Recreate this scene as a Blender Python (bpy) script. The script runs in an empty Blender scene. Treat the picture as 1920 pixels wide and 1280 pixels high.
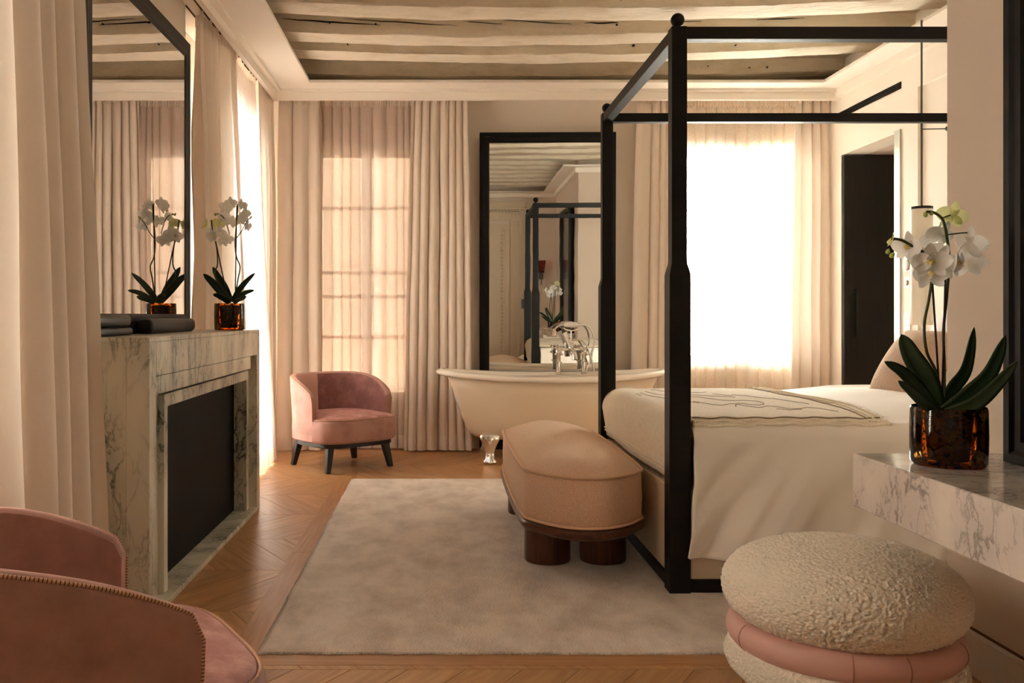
import bpy, bmesh, math, random
from mathutils import Vector, Matrix, noise
PI = math.pi
random.seed(7)
scene = bpy.context.scene
COL = scene.collection

# ------------------------------------------------------------------ camera, sky, exposure
H = 1.2                      # eye height
FPX = 1700.0                 # focal length in pixels of the 1920 px frame
cam_d = bpy.data.cameras.new('camera'); cam = bpy.data.objects.new('camera', cam_d); COL.objects.link(cam)
cam.location = (0, 0, H); cam.rotation_euler = (PI/2, 0, 0)
cam_d.sensor_width = 36.0; cam_d.lens = 36.0*FPX/1920.0
cam_d.shift_x = (960-825)/1920.0; cam_d.shift_y = (592-640)/1920.0
cam_d.clip_start = 0.05
scene.camera = cam
world = bpy.data.worlds.new('sky'); scene.world = world; world.use_nodes = True
bg = world.node_tree.nodes['Background']
bg.inputs['Color'].default_value = (1.0, 0.972, 0.935, 1); bg.inputs['Strength'].default_value = 46.0
vs = scene.view_settings
vs.view_transform = 'Standard'; vs.look = 'None'; vs.gamma = 1.0; vs.exposure = 0.62; vs.use_curve_mapping = False
scene.cycles.transparent_max_bounces = 24
scene.cycles.max_bounces = 14
scene.cycles.diffuse_bounces = 7
scene.cycles.glossy_bounces = 6
scene.cycles.use_denoising = True
scene.cycles.sample_clamp_indirect = 20.0

def portal(loc, rot, sx, sy):
    l = bpy.data.lights.new('window_portal', 'AREA'); l.shape = 'RECTANGLE'; l.size = sx; l.size_y = sy
    l.cycles.is_portal = True
    o = bpy.data.objects.new('window_portal', l); COL.objects.link(o); o.location = loc; o.rotation_euler = rot
portal((-0.67, 8.50, 1.58), (-PI/2, 0, 0), 1.1, 2.5)
portal((2.76, 8.50, 1.75), (-PI/2, 0, 0), 1.3, 2.0)
portal((-2.02, 7.05, 1.40), (0, -PI/2, 0), 2.7, 1.2)
portal((-2.02, 2.48, 1.66), (0, -PI/2, 0), 2.2, .8)

def at(px, py, Y):
    """point of the room at depth Y on the sight line of a photo pixel"""
    return Vector(((px-825)*Y/FPX, Y, H-(py-592)*Y/FPX))

# ------------------------------------------------------------------ materials
def srgb(r, g, b):
    f = lambda c: (c/255/12.92) if c/255 <= .04045 else ((c/255+.055)/1.055)**2.4
    return (f(r), f(g), f(b), 1)
def mat(name, col, rough=.6, metal=0, sheen=0, bump=None, var=None, coat=0, spec=.5, trans=0, stretch=None):
    """principled material; var = (scale, second colour, low, high) noise mix; bump = (scale, strength, detail)"""
    m = bpy.data.materials.new(name); m.use_nodes = True
    nt = m.node_tree; N = nt.nodes; L = nt.links
    p = N['Principled BSDF']
    p.inputs['Base Color'].default_value = col; p.inputs['Roughness'].default_value = rough
    p.inputs['Metallic'].default_value = metal; p.inputs['Specular IOR Level'].default_value = spec
    p.inputs['Coat Weight'].default_value = coat
    p.inputs['Sheen Weight'].default_value = sheen
    if sheen:
        p.inputs['Sheen Roughness'].default_value = .35
        p.inputs['Sheen Tint'].default_value = tuple(min(1, c*1.6+.1) for c in col[:3])+(1,)
    tc = N.new('ShaderNodeTexCoord'); mp = N.new('ShaderNodeMapping'); L.new(tc.outputs['Object'], mp.inputs['Vector'])
    if stretch: mp.inputs['Scale'].default_value = stretch
    m['p'] = 1
    if var:
        n = N.new('ShaderNodeTexNoise'); n.inputs['Scale'].default_value = var[0]; n.inputs['Detail'].default_value = 6
        n.inputs['Roughness'].default_value = .62
        L.new(mp.outputs[0], n.inputs['Vector'])
        r = N.new('ShaderNodeMapRange'); r.inputs['From Min'].default_value = var[2]; r.inputs['From Max'].default_value = var[3]
        L.new(n.outputs['Fac'], r.inputs['Value'])
        x = N.new('ShaderNodeMix'); x.data_type = 'RGBA'
        x.inputs['A'].default_value = col; x.inputs['B'].default_value = var[1]
        L.new(r.outputs[0], x.inputs['Factor']); L.new(x.outputs['Result'], p.inputs['Base Color'])
    if bump:
        n2 = N.new('ShaderNodeTexNoise'); n2.inputs['Scale'].default_value = bump[0]; n2.inputs['Detail'].default_value = bump[2] if len(bump) > 2 else 3
        L.new(mp.outputs[0], n2.inputs['Vector'])
        b = N.new('ShaderNodeBump'); b.inputs['Strength'].default_value = bump[1]; b.inputs['Distance'].default_value = .01
        L.new(n2.outputs['Fac'], b.inputs['Height']); L.new(b.outputs[0], p.inputs['Normal'])
    if trans:      # part of the light passes through the cloth
        t = N.new('ShaderNodeBsdfTranslucent'); t.inputs['Color'].default_value = col
        s = N.new('ShaderNodeMixShader'); s.inputs[0].default_value = trans
        L.new(p.outputs[0], s.inputs[1]); L.new(t.outputs[0], s.inputs[2]); L.new(s.outputs[0], N['Material Output'].inputs[0])
    return m
def mat_sheer(name, col, see=.22, tl=.6):
    m = bpy.data.materials.new(name); m.use_nodes = True; nt = m.node_tree; N = nt.nodes; L = nt.links
    N.remove(N['Principled BSDF'])
    d = N.new('ShaderNodeBsdfDiffuse'); d.inputs[0].default_value = col
    t = N.new('ShaderNodeBsdfTranslucent'); t.inputs[0].default_value = col
    a = N.new('ShaderNodeMixShader'); a.inputs[0].default_value = tl
    L.new(d.outputs[0], a.inputs[1]); L.new(t.outputs[0], a.inputs[2])
    tr = N.new('ShaderNodeBsdfTransparent'); tr.inputs[0].default_value = (1, .97, .93, 1)
    tc = N.new('ShaderNodeTexCoord'); mp = N.new('ShaderNodeMapping'); mp.inputs['Scale'].default_value = (60, 60, 14)
    n = N.new('ShaderNodeTexNoise'); n.inputs['Scale'].default_value = 4; n.inputs['Detail'].default_value = 4
    L.new(tc.outputs['Object'], mp.inputs['Vector']); L.new(mp.outputs[0], n.inputs['Vector'])
    r = N.new('ShaderNodeMapRange'); r.inputs['To Min'].default_value = see*.6; r.inputs['To Max'].default_value = see*1.4
    L.new(n.outputs['Fac'], r.inputs['Value'])
    b = N.new('ShaderNodeMixShader'); L.new(r.outputs[0], b.inputs[0])
    L.new(a.outputs[0], b.inputs[1]); L.new(tr.outputs[0], b.inputs[2]); L.new(b.outputs[0], N['Material Output'].inputs[0])
    return m
def mat_pane(name):
    m = bpy.data.materials.new(name); m.use_nodes = True; nt = m.node_tree; N = nt.nodes; L = nt.links
    N.remove(N['Principled BSDF'])
    tr = N.new('ShaderNodeBsdfTransparent'); tr.inputs[0].default_value = (.95, .97, .95, 1)
    g = N.new('ShaderNodeBsdfGlossy'); g.inputs['Roughness'].default_value = .02
    f = N.new('ShaderNodeFresnel'); f.inputs['IOR'].default_value = 1.45
    s = N.new('ShaderNodeMixShader'); L.new(f.outputs[0], s.inputs[0]); L.new(tr.outputs[0], s.inputs[1]); L.new(g.outputs[0], s.inputs[2])
    L.new(s.outputs[0], N['Material Output'].inputs[0]); return m
def mat_marble(name, base, vein, tint, stretch, scale=1.6, amount=1.0, rough=.22, patch=.5):
    m = mat(name, base, rough, spec=.5); nt = m.node_tree; N = nt.nodes; L = nt.links; p = N['Principled BSDF']
    tc = N.new('ShaderNodeTexCoord'); mp = N.new('ShaderNodeMapping'); mp.inputs['Scale'].default_value = stretch
    mp.inputs['Rotation'].default_value = (.35, .1, .0)
    L.new(tc.outputs['Object'], mp.inputs['Vector'])
    def vein_layer(sc, width, dist):
        n = N.new('ShaderNodeTexNoise'); n.inputs['Scale'].default_value = sc; n.inputs['Detail'].default_value = 9
        n.inputs['Roughness'].default_value = .6; n.inputs['Distortion'].default_value = dist
        L.new(mp.outputs[0], n.inputs['Vector'])
        s = N.new('ShaderNodeMath'); s.operation = 'SUBTRACT'; s.inputs[1].default_value = .5; L.new(n.outputs['Fac'], s.inputs[0])
        a = N.new('ShaderNodeMath'); a.operation = 'ABSOLUTE'; L.new(s.outputs[0], a.inputs[0])
        r = N.new('ShaderNodeMapRange'); r.inputs['From Min'].default_value = 0; r.inputs['From Max'].default_value = width
        r.inputs['To Min'].default_value = 1; r.inputs['To Max'].default_value = 0; L.new(a.outputs[0], r.inputs['Value'])
        return r.outputs[0]
    v1 = vein_layer(scale, .022, .35); v2 = vein_layer(scale*2.7, .026, .5)
    msk = N.new('ShaderNodeTexNoise'); msk.inputs['Scale'].default_value = scale*.8; L.new(mp.outputs[0], msk.inputs['Vector'])
    mr = N.new('ShaderNodeMapRange'); mr.inputs['From Min'].default_value = .36; mr.inputs['From Max'].default_value = .58; L.new(msk.outputs['Fac'], mr.inputs['Value'])
    mx = N.new('ShaderNodeMath'); mx.operation = 'MAXIMUM'; 
    h2 = N.new('ShaderNodeMath'); h2.operation = 'MULTIPLY'; h2.inputs[1].default_value = .75; L.new(v2, h2.inputs[0])
    L.new(v1, mx.inputs[0]); L.new(h2.outputs[0], mx.inputs[1])
    mm = N.new('ShaderNodeMath'); mm.operation = 'MULTIPLY'; L.new(mx.outputs[0], mm.inputs[0]); L.new(mr.outputs[0], mm.inputs[1])
    ma = N.new('ShaderNodeMath'); ma.operation = 'MULTIPLY'; ma.inputs[1].default_value = amount; L.new(mm.outputs[0], ma.inputs[0])
    t0 = N.new('ShaderNodeMix'); t0.data_type = 'RGBA'; t0.inputs['A'].default_value = base; t0.inputs['B'].default_value = tint
    tf = N.new('ShaderNodeMath'); tf.operation = 'MULTIPLY'; tf.inputs[1].default_value = patch; L.new(mr.outputs[0], tf.inputs[0]); L.new(tf.outputs[0], t0.inputs['Factor'])
    x = N.new('ShaderNodeMix'); x.data_type = 'RGBA'; L.new(t0.outputs['Result'], x.inputs['A']); x.inputs['B'].default_value = vein
    L.new(ma.outputs[0], x.inputs['Factor']); L.new(x.outputs['Result'], p.inputs['Base Color'])
    return m
def mat_wood(name, c1, c2, rough=.4, rnd=.0, stretch=(3, 40, 40), scale=1.2, spec=.4):
    """grain runs along local X; rnd = how far each piece drifts in tone"""
    m = mat(name, c1, rough, spec=.45); nt = m.node_tree; N = nt.nodes; L = nt.links; p = N['Principled BSDF']
    tc = N.new('ShaderNodeTexCoord'); mp = N.new('ShaderNodeMapping'); mp.inputs['Scale'].default_value = stretch
    L.new(tc.outputs['Object'], mp.inputs['Vector'])
    oi = N.new('ShaderNodeObjectInfo')
    ad = N.new('ShaderNodeVectorMath'); ad.operation = 'ADD'; L.new(mp.outputs[0], ad.inputs[0])
    sc = N.new('ShaderNodeVectorMath'); sc.operation = 'SCALE'; sc.inputs[0].default_value = (31, 57, 83); L.new(oi.outputs['Random'], sc.inputs['Scale']); L.new(sc.outputs[0], ad.inputs[1])
    n = N.new('ShaderNodeTexNoise'); n.inputs['Scale'].default_value = scale; n.inputs['Detail'].default_value = 6; n.inputs['Distortion'].default_value = .4
    L.new(ad.outputs[0], n.inputs['Vector'])
    r = N.new('ShaderNodeMapRange'); r.inputs['From Min'].default_value = .3; r.inputs['From Max'].default_value = .72; L.new(n.outputs['Fac'], r.inputs['Value'])
    x = N.new('ShaderNodeMix'); x.data_type = 'RGBA'; x.inputs['A'].default_value = c1; x.inputs['B'].default_value = c2; L.new(r.outputs[0], x.inputs['Factor'])
    hs = N.new('ShaderNodeHueSaturation'); L.new(x.outputs['Result'], hs.inputs['Color'])
    vr = N.new('ShaderNodeMapRange'); vr.inputs['To Min'].default_value = 1-rnd; vr.inputs['To Max'].default_value = 1+rnd; L.new(oi.outputs['Random'], vr.inputs['Value']); L.new(vr.outputs[0], hs.inputs['Value'])
    L.new(hs.outputs[0], p.inputs['Base Color'])
    p.inputs['Specular IOR Level'].default_value = spec
    b = N.new('ShaderNodeBump'); b.inputs['Strength'].default_value = .06; b.inputs['Distance'].default_value = .004; L.new(n.outputs['Fac'], b.inputs['Height']); L.new(b.outputs[0], p.inputs['Normal'])
    return m

M = {}
M['wall'] = mat('wall_paint', srgb(229, 218, 205), .85, bump=(90, .05))
M['wall_lit'] = mat('wall_paint_lit', srgb(246, 239, 228), .7)  # right wall's window light put into a paler wall colour
M['pier'] = mat('wall_paint_shaded', srgb(222, 206, 190), .85, bump=(90, .05))  # pier's shade put into a darker wall colour
M['soffit'] = mat('soffit_paint', srgb(243, 236, 226), .8)
M['beam'] = mat('limewashed_beam', srgb(226, 216, 198), .9, var=(9, srgb(206, 192, 168), .5, .75), bump=(30, .9, 9), stretch=(.45, 1, 1))
M['crack'] = mat('beam_crack', srgb(30, 24, 18), .9)
M['plaster'] = mat('ceiling_plaster', srgb(196, 180, 155), .9, bump=(20, .4, 6))
M['oak'] = mat_wood('oak_parquet', srgb(196, 150, 102), srgb(168, 122, 78), .36, .10)
M['oak_strip'] = mat_wood('oak_border', srgb(190, 142, 96), srgb(166, 118, 76), .38, .05)
M['gap'] = mat('floor_joint', srgb(104, 68, 38), .9)
M['drape'] = mat('drape_fabric', srgb(226, 212, 198), .85, sheen=.1, bump=(220, .08), trans=.09)
M['drape_hem'] = mat('drape_hem_fabric', srgb(228, 214, 200), .85, sheen=.15, bump=(220, .08), trans=.06)
M['sheer'] = mat_sheer('sheer_linen', srgb(228, 214, 204), .17, .5)
M['sheer_mid'] = mat_sheer('dense_sheer_linen', srgb(226, 216, 210), .03, .22)
M['sheer_thin'] = mat_sheer('thin_sheer_linen', srgb(244, 238, 230), .45, .65)
M['sheer_hem'] = mat_sheer('sheer_hem_linen', srgb(242, 234, 224), .06, .55)
M['black'] = mat_wood('black_stained_oak', srgb(20, 16, 14), srgb(12, 10, 8), .5, 0, (4, 50, 50), spec=.25)
M['blackframe'] = mat('black_mirror_frame', srgb(14, 12, 12), .45, spec=.25)
M['blacklac'] = mat('black_lacquer', srgb(22, 22, 25), .4, spec=.35)
M['insert'] = mat('firebox_black_metal', srgb(12, 10, 11), .6, spec=.12)
M['mirror'] = mat('mirror_glass', (.76, .75, .74, 1), .0, 1)
M['oldmirror'] = mat('antique_mirror_glass', (.70, .69, .65, 1), .0, 1, bump=(5, .012, 1))
M['darkglass'] = mat('dark_glass', srgb(10, 9, 9), .12, spec=.2)
M['marble'] = mat_marble('green_grey_marble', srgb(222, 219, 204), srgb(48, 58, 52), srgb(176, 176, 162), (1.6, 2.6, .75), 2.6, 1.0, .3, .7)
M['marble2'] = mat_marble('white_grey_marble', srgb(226, 216, 204), srgb(112, 106, 102), srgb(196, 186, 182), (1.4, 2.4, 1.3), 2.2, .75, .16, .6)
M['chrome'] = mat('chrome', (.78, .77, .75, 1), .06, 1)
M['enamel'] = mat('white_enamel', srgb(242, 236, 226), .12, coat=.5)
M['tubpaint'] = mat('cream_tub_paint', srgb(232, 215, 190), .28)
M['velvet'] = mat('pink_velvet', srgb(180, 138, 128), .75, sheen=.4, var=(7, srgb(156, 114, 106), .42, .72), bump=(160, .05))
M['velvet_lit'] = mat('pink_velvet_lit', srgb(208, 166, 152), .75, sheen=.4, bump=(160, .05))  # same pink velvet, light on its nap painted as a paler tone
M['velvet_shaded'] = mat('pink_velvet_shaded', srgb(126, 80, 76), .7, sheen=.4, var=(9, srgb(160, 112, 106), .45, .75), bump=(160, .06))  # same pink velvet inside the tub, nap and shade painted as a darker tone
M['velvet_seat'] = mat('mauve_velvet_seat', srgb(156, 106, 100), .65, sheen=.45, var=(11, srgb(196, 150, 140), .45, .72), bump=(160, .06))
M['ebony'] = mat('ebonised_wood', srgb(17, 14, 13), .4)
M['boucle'] = mat('cream_boucle', srgb(240, 230, 212), .95, sheen=.3, bump=(260, .3, 4))
M['leather'] = mat('pink_leather', srgb(216, 170, 158), .48, bump=(300, .05))
M['leather_seam'] = mat('pink_leather_seam', srgb(176, 124, 110), .5)
M['wool'] = mat('peach_wool', srgb(232, 196, 170), .9, sheen=.3, var=(230, srgb(204, 164, 136), .45, .65), bump=(330, .25, 3))
M['piping'] = mat('peach_piping', srgb(224, 186, 154), .8, bump=(400, .15))
M['walnut'] = mat_wood('walnut', srgb(96, 54, 34), srgb(52, 28, 18), .32, .05, (30, 30, 3), 1.4)
M['walnut_tray'] = mat_wood('walnut_tray', srgb(100, 56, 35), srgb(60, 32, 20), .32, .0, (20, 3, 20), 1.4)
M['linen'] = mat('white_bed_linen', srgb(242, 236, 227), .75, sheen=.15, bump=(6, .25, 3), var=None)
M['throw'] = mat('cream_woven_throw', srgb(240, 228, 206), .9, sheen=.2, bump=(190, .5, 4), var=(60, srgb(222, 206, 178), .5, .72))
M['fringe'] = mat('throw_fringe', srgb(150, 130, 104), .9)
M['cord'] = mat('throw_cord', srgb(246, 236, 216), .9, bump=(120, .6, 3))
M['stitch'] = mat('throw_stitch', srgb(150, 132, 112), .9)
M['cushion'] = mat('blush_boucle', srgb(226, 198, 176), .95, sheen=.3, bump=(90, .9, 5))
M['panel'] = mat('beige_upholstery', srgb(214, 193, 166), .7, bump=(250, .08))
M['rug'] = mat('silk_rug', srgb(232, 220, 210), .6, sheen=.5, var=(4.0, srgb(192, 176, 163), .40, .70), bump=(70, .6, 6), stretch=(1.5, .9, 1))
M['white'] = mat('white_plastic', srgb(240, 234, 224), .4)
M['grey'] = mat('grey_metal', srgb(96, 92, 90), .35, .6)
M['trimmetal'] = mat('pale_metal_trim', srgb(190, 196, 186), .35, .3)
M['wardrobe'] = mat_wood('dark_wardrobe_wood', srgb(30, 25, 21), srgb(20, 17, 14), .5, 0, (40, 40, 3))
M['leaf'] = mat('orchid_leaf', srgb(24, 46, 20), .35, var=(20, srgb(36, 62, 24), .4, .7), coat=.1)
M['stem'] = mat('orchid_stem', srgb(66, 74, 36), .5)
M['stake'] = mat('dark_stake', srgb(34, 26, 34), .5)
M['petal'] = mat('orchid_petal', srgb(253, 252, 248), .6, trans=.22)
M['petal_green'] = mat('orchid_young_petal', srgb(226, 228, 168), .6, trans=.4)
M['lip'] = mat('orchid_lip', srgb(240, 220, 150), .5, var=(90, srgb(200, 150, 70), .5, .66))
M['bud'] = mat('orchid_bud', srgb(172, 184, 84), .5)
M['soil'] = mat('bark_soil', srgb(26, 18, 12), .95, bump=(120, .8))
M['winframe'] = mat('window_frame_paint', srgb(206, 190, 168), .5)
M['pane'] = mat_pane('window_glass')
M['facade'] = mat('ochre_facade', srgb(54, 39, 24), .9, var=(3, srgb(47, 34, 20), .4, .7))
M['lampshade'] = mat('white_lamp_glass', srgb(244, 238, 226), .35, trans=.3)
M['joinery'] = mat('carved_cream_joinery', srgb(222, 208, 184), .7)

def mat_tortoise():
    m = bpy.data.materials.new('tortoiseshell_glass'); m.use_nodes = True; nt = m.node_tree; N = nt.nodes; L = nt.links
    N.remove(N['Principled BSDF'])
    tc = N.new('ShaderNodeTexCoord'); n = N.new('ShaderNodeTexNoise'); n.inputs['Scale'].default_value = 46; n.inputs['Detail'].default_value = 3
    n.inputs['Distortion'].default_value = .8
    L.new(tc.outputs['Object'], n.inputs['Vector'])
    cr = N.new('ShaderNodeValToRGB'); e = cr.color_ramp.elements
    e[0].position = .42; e[0].color = (.012, .006, .004, 1); e[1].position = .46; e[1].color = (1, .38, .05, 1)
    e2 = cr.color_ramp.elements.new(.62); e2.color = (1, .52, .12, 1)
    L.new(n.outputs['Fac'], cr.inputs[0])
    tr = N.new('ShaderNodeBsdfTransparent'); L.new(cr.outputs[0], tr.inputs[0])
    tl = N.new('ShaderNodeBsdfTranslucent'); L.new(cr.outputs[0], tl.inputs[0])
    a = N.new('ShaderNodeMixShader'); a.inputs[0].default_value = .06; L.new(tr.outputs[0], a.inputs[1]); L.new(tl.outputs[0], a.inputs[2])
    g = N.new('ShaderNodeBsdfGlossy'); g.inputs['Roughness'].default_value = .05
    f = N.new('ShaderNodeFresnel'); f.inputs['IOR'].default_value = 1.5
    s = N.new('ShaderNodeMixShader'); L.new(f.outputs[0], s.inputs[0]); L.new(a.outputs[0], s.inputs[1]); L.new(g.outputs[0], s.inputs[2])
    L.new(s.outputs[0], N['Material Output'].inputs[0]); return m
M['tortoise'] = mat_tortoise()
def mat_stitched(name, c1, c2, scale):
    m = mat(name, c1, .7); nt = m.node_tree; N = nt.nodes; L = nt.links
    at_ = N.new('ShaderNodeAttribute'); at_.attribute_name = 'along'
    mu = N.new('ShaderNodeMath'); mu.operation = 'MULTIPLY'; mu.inputs[1].default_value = scale; L.new(at_.outputs['Fac'], mu.inputs[0])
    fr = N.new('ShaderNodeMath'); fr.operation = 'FRACT'; L.new(mu.outputs[0], fr.inputs[0])
    gt = N.new('ShaderNodeMath'); gt.operation = 'GREATER_THAN'; gt.inputs[1].default_value = .72; L.new(fr.outputs[0], gt.inputs[0])
    x = N.new('ShaderNodeMix'); x.data_type = 'RGBA'; x.inputs['A'].default_value = c1; x.inputs['B'].default_value = c2
    L.new(gt.outputs[0], x.inputs['Factor']); L.new(x.outputs['Result'], N['Principled BSDF'].inputs['Base Color']); return m
M['stitched'] = mat_stitched('stitched_edge', srgb(206, 160, 124), srgb(84, 48, 48), 130)

# ------------------------------------------------------------------ geometry helpers
def geo_join(*gs):
    V, F = [], []
    for v, f in gs:
        k = len(V); V += v; F += [tuple(i+k for i in q) for q in f]
    return V, F
def g_box(x0, x1, y0, y1, z0, z1):
    V = [(x0,y0,z0),(x1,y0,z0),(x1,y1,z0),(x0,y1,z0),(x0,y0,z1),(x1,y0,z1),(x1,y1,z1),(x0,y1,z1)]
    return V, [(0,3,2,1),(4,5,6,7),(0,1,5,4),(1,2,6,5),(2,3,7,6),(3,0,4,7)]
def g_grid(f, nu, nv, closed_u=False, flip=False):
    V = []; F = []
    mu = nu if closed_u else nu+1
    for j in range(nv+1):
        for i in range(mu): V.append(tuple(f(i/nu, j/nv)))
    for j in range(nv):
        for i in range(nu):
            a = j*mu+i; b = j*mu+(i+1) % mu; c = (j+1)*mu+(i+1) % mu; d = (j+1)*mu+i
            F.append((a, d, c, b) if flip else (a, b, c, d))
    return V, F
def g_loft(rings, caps=True, closed=True):
    n = len(rings[0]); V = [tuple(p) for r in rings for p in r]; F = []
    for j in range(len(rings)-1):
        for i in range(n if closed else n-1):
            k = (i+1) % n; F.append((j*n+i, j*n+k, (j+1)*n+k, (j+1)*n+i))
    if caps:
        F.append(tuple(range(n-1, -1, -1))); F.append(tuple((len(rings)-1)*n+i for i in range(n)))
    return V, F
def g_lathe(prof, n=48, c=(0, 0), caps=True):
    return g_loft([[(c[0]+r*math.cos(2*PI*i/n), c[1]+r*math.sin(2*PI*i/n), z) for i in range(n)] for r, z in prof], caps)
def g_tube(pts, r, n=10, closed=False, caps=True):
    pts = [Vector(p) for p in pts]; m = len(pts); rings = []; prev = None
    for i, p in enumerate(pts):
        if closed: t = pts[(i+1) % m]-pts[i-1]
        else: t = pts[min(i+1, m-1)]-pts[max(i-1, 0)]
        t.normalize()
        a = prev if prev else (Vector((0, 0, 1)) if abs(t.z) < .9 else Vector((1, 0, 0)))
        u = (a-t*a.dot(t)).normalized(); prev = u; w = t.cross(u)
        rr = r(i/(m-1)) if callable(r) else r
        rings.append([p+(u*math.cos(2*PI*k/n)+w*math.sin(2*PI*k/n))*rr for k in range(n)])
    if closed: rings.append(rings[0])
    return g_loft(rings, caps and not closed)
def smooth_path(pts, k=6):
    pts = [Vector(p) for p in pts]; out = []
    for i in range(len(pts)-1):
        p0 = pts[max(i-1, 0)]; p1 = pts[i]; p2 = pts[i+1]; p3 = pts[min(i+2, len(pts)-1)]
        for j in range(k):
            t = j/k
            out.append(.5*((2*p1)+(p2-p0)*t+(2*p0-5*p1+4*p2-p3)*t*t+(3*p1-p0-3*p2+p3)*t**3))
    out.append(pts[-1]); return out
def chaikin(pts, it=3):
    for _ in range(it):
        q = []
        for i in range(len(pts)):
            a, b = pts[i], pts[(i+1) % len(pts)]
            q += [tuple(a[k]*.75+b[k]*.25 for k in range(len(a))), tuple(a[k]*.25+b[k]*.75 for k in range(len(a)))]
        pts = q
    return pts
def resample(pts, n):
    P = [Vector(p) for p in pts]+[Vector(pts[0])]; d = [0]
    for i in range(len(P)-1): d.append(d[-1]+(P[i+1]-P[i]).length)
    out = []; k = 0
    for i in range(n):
        s = d[-1]*i/n
        while d[k+1] < s: k += 1
        out.append(P[k].lerp(P[k+1], (s-d[k])/max(1e-9, d[k+1]-d[k])))
    return out
def g_xform(g, mtx): return [tuple(mtx @ Vector(v)) for v in g[0]], g[1]

def mk(name, g, m, parent=None, smooth=False, bevel=0, kind=None, local=False, segs=2, label=None):
    """links geometry (room coordinates unless local) as ONE mesh object, child of parent when given"""
    me = bpy.data.meshes.new(name)
    off = Vector((0, 0, 0))
    if parent is not None and not local:
        q = parent
        while q is not None: off += q.location; q = q.parent
    me.from_pydata([tuple(Vector(v)-off) for v in g[0]], [], g[1]); me.update()
    me.materials.append(m)
    bm = bmesh.new(); bm.from_mesh(me)
    bmesh.ops.recalc_face_normals(bm, faces=bm.faces)
    if bevel:
        es = [e for e in bm.edges if len(e.link_faces) == 2 and e.calc_face_angle(0) > .5]
        bmesh.ops.bevel(bm, geom=es, offset=bevel, segments=segs, profile=.5, affect='EDGES', clamp_overlap=True)
    bm.to_mesh(me); bm.free()
    if smooth:
        for p in me.polygons: p.use_smooth = True
        if smooth != 'all':
            me.set_sharp_from_angle(angle=math.radians(50))
    o = bpy.data.objects.new(name, me); COL.objects.link(o)
    if parent is not None: o.parent = parent
    if kind: o['kind'] = kind
    if label: o['label'] = label
    return o
def tag(o, label, cat, group=None):
    o['label'] = label; o['category'] = cat
    if group: o['group'] = group
    return o
def thing(name, label, cat, loc=(0, 0, 0), rotz=0, group=None):
    o = bpy.data.objects.new(name, None); COL.objects.link(o); o.empty_display_size = .1
    o.location = loc; o.rotation_euler = (0, 0, rotz)
    return tag(o, label, cat, group)
def structure(name, g, m, parent=None, **k):
    o = mk(name, g, m, parent, **k)
    if parent is None: o['kind'] = 'structure'
    return o
def hnoise(*a): return noise.noise(Vector((tuple(a)+(0.0, 0.0))[:3]))

# ------------------------------------------------------------------ room shell
XL, XBR, XR, YB, YR, XP, YP = -1.75, -1.60, 3.46, 8.22, -0.45, 1.79, 3.20
ZT = 3.55
W1 = (-1.14, -0.20, .44, 2.71); W2 = (2.16, 3.36, .78, 2.71)      # x0 x1 z0 z1 in the back wall
W3 = (6.45, 7.65, .10, 2.72); W4 = (2.10, 2.86, .60, 2.72)       # y0 y1 z0 z1 in the left wall
def wall_with_holes(axis, a0, a1, d0, d1, holes, zt=ZT):
    gs = []; cur = a0
    def b(p, q, z0, z1):
        if q-p > 1e-4 and z1-z0 > 1e-4: gs.append(g_box(p, q, d0, d1, z0, z1) if axis == 'x' else g_box(d0, d1, p, q, z0, z1))
    for h in holes:
        b(cur, h[0], 0, zt); b(h[0], h[1], 0, h[2]); b(h[0], h[1], h[3], zt); cur = h[1]
    b(cur, a1, 0, zt); return geo_join(*gs)
structure('wall_back', wall_with_holes('x', -2.1, 4.7, YB, YB+.32, [W1, W2]), M['wall'])
structure('wall_left', wall_with_holes('y', YR-.3, YB, XL-.32, XL, [W4, W3]), M['wall'])
structure('wall_rear', g_box(-2.1, XP, YR-.3, YR, 0, ZT), M['wall'])
structure('wall_chimney', g_box(XL, XBR, 3.45, 5.70, 0, ZT), M['wall'])
# right wall: far stretch with the passage opening, bed niche, and the pier by the camera
JAMB = 6.80
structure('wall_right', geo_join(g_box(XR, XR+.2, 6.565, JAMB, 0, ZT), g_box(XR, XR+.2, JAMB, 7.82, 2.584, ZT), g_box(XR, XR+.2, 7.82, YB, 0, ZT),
          g_box(XR+.025, XR+.2, YP, 6.565, 0, 2.857), g_box(XR, XR+.2, YP, 6.565, 2.857, ZT)), M['wall_lit'])
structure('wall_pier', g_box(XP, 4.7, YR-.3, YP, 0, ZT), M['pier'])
structure('wall_passage', geo_join(g_box(XR+.2, 4.7, 6.30, 6.50, 0, ZT), g_box(4.55, 4.7, 6.50, YB, 0, ZT), g_box(XR+.2, 4.55, 6.5, YB, 2.584, 2.7)), M['wall'])
structure('trim_1', g_box(XR-.012, XR+.02, JAMB, JAMB+.085, 0, 2.60), M['trimmetal'])

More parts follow.
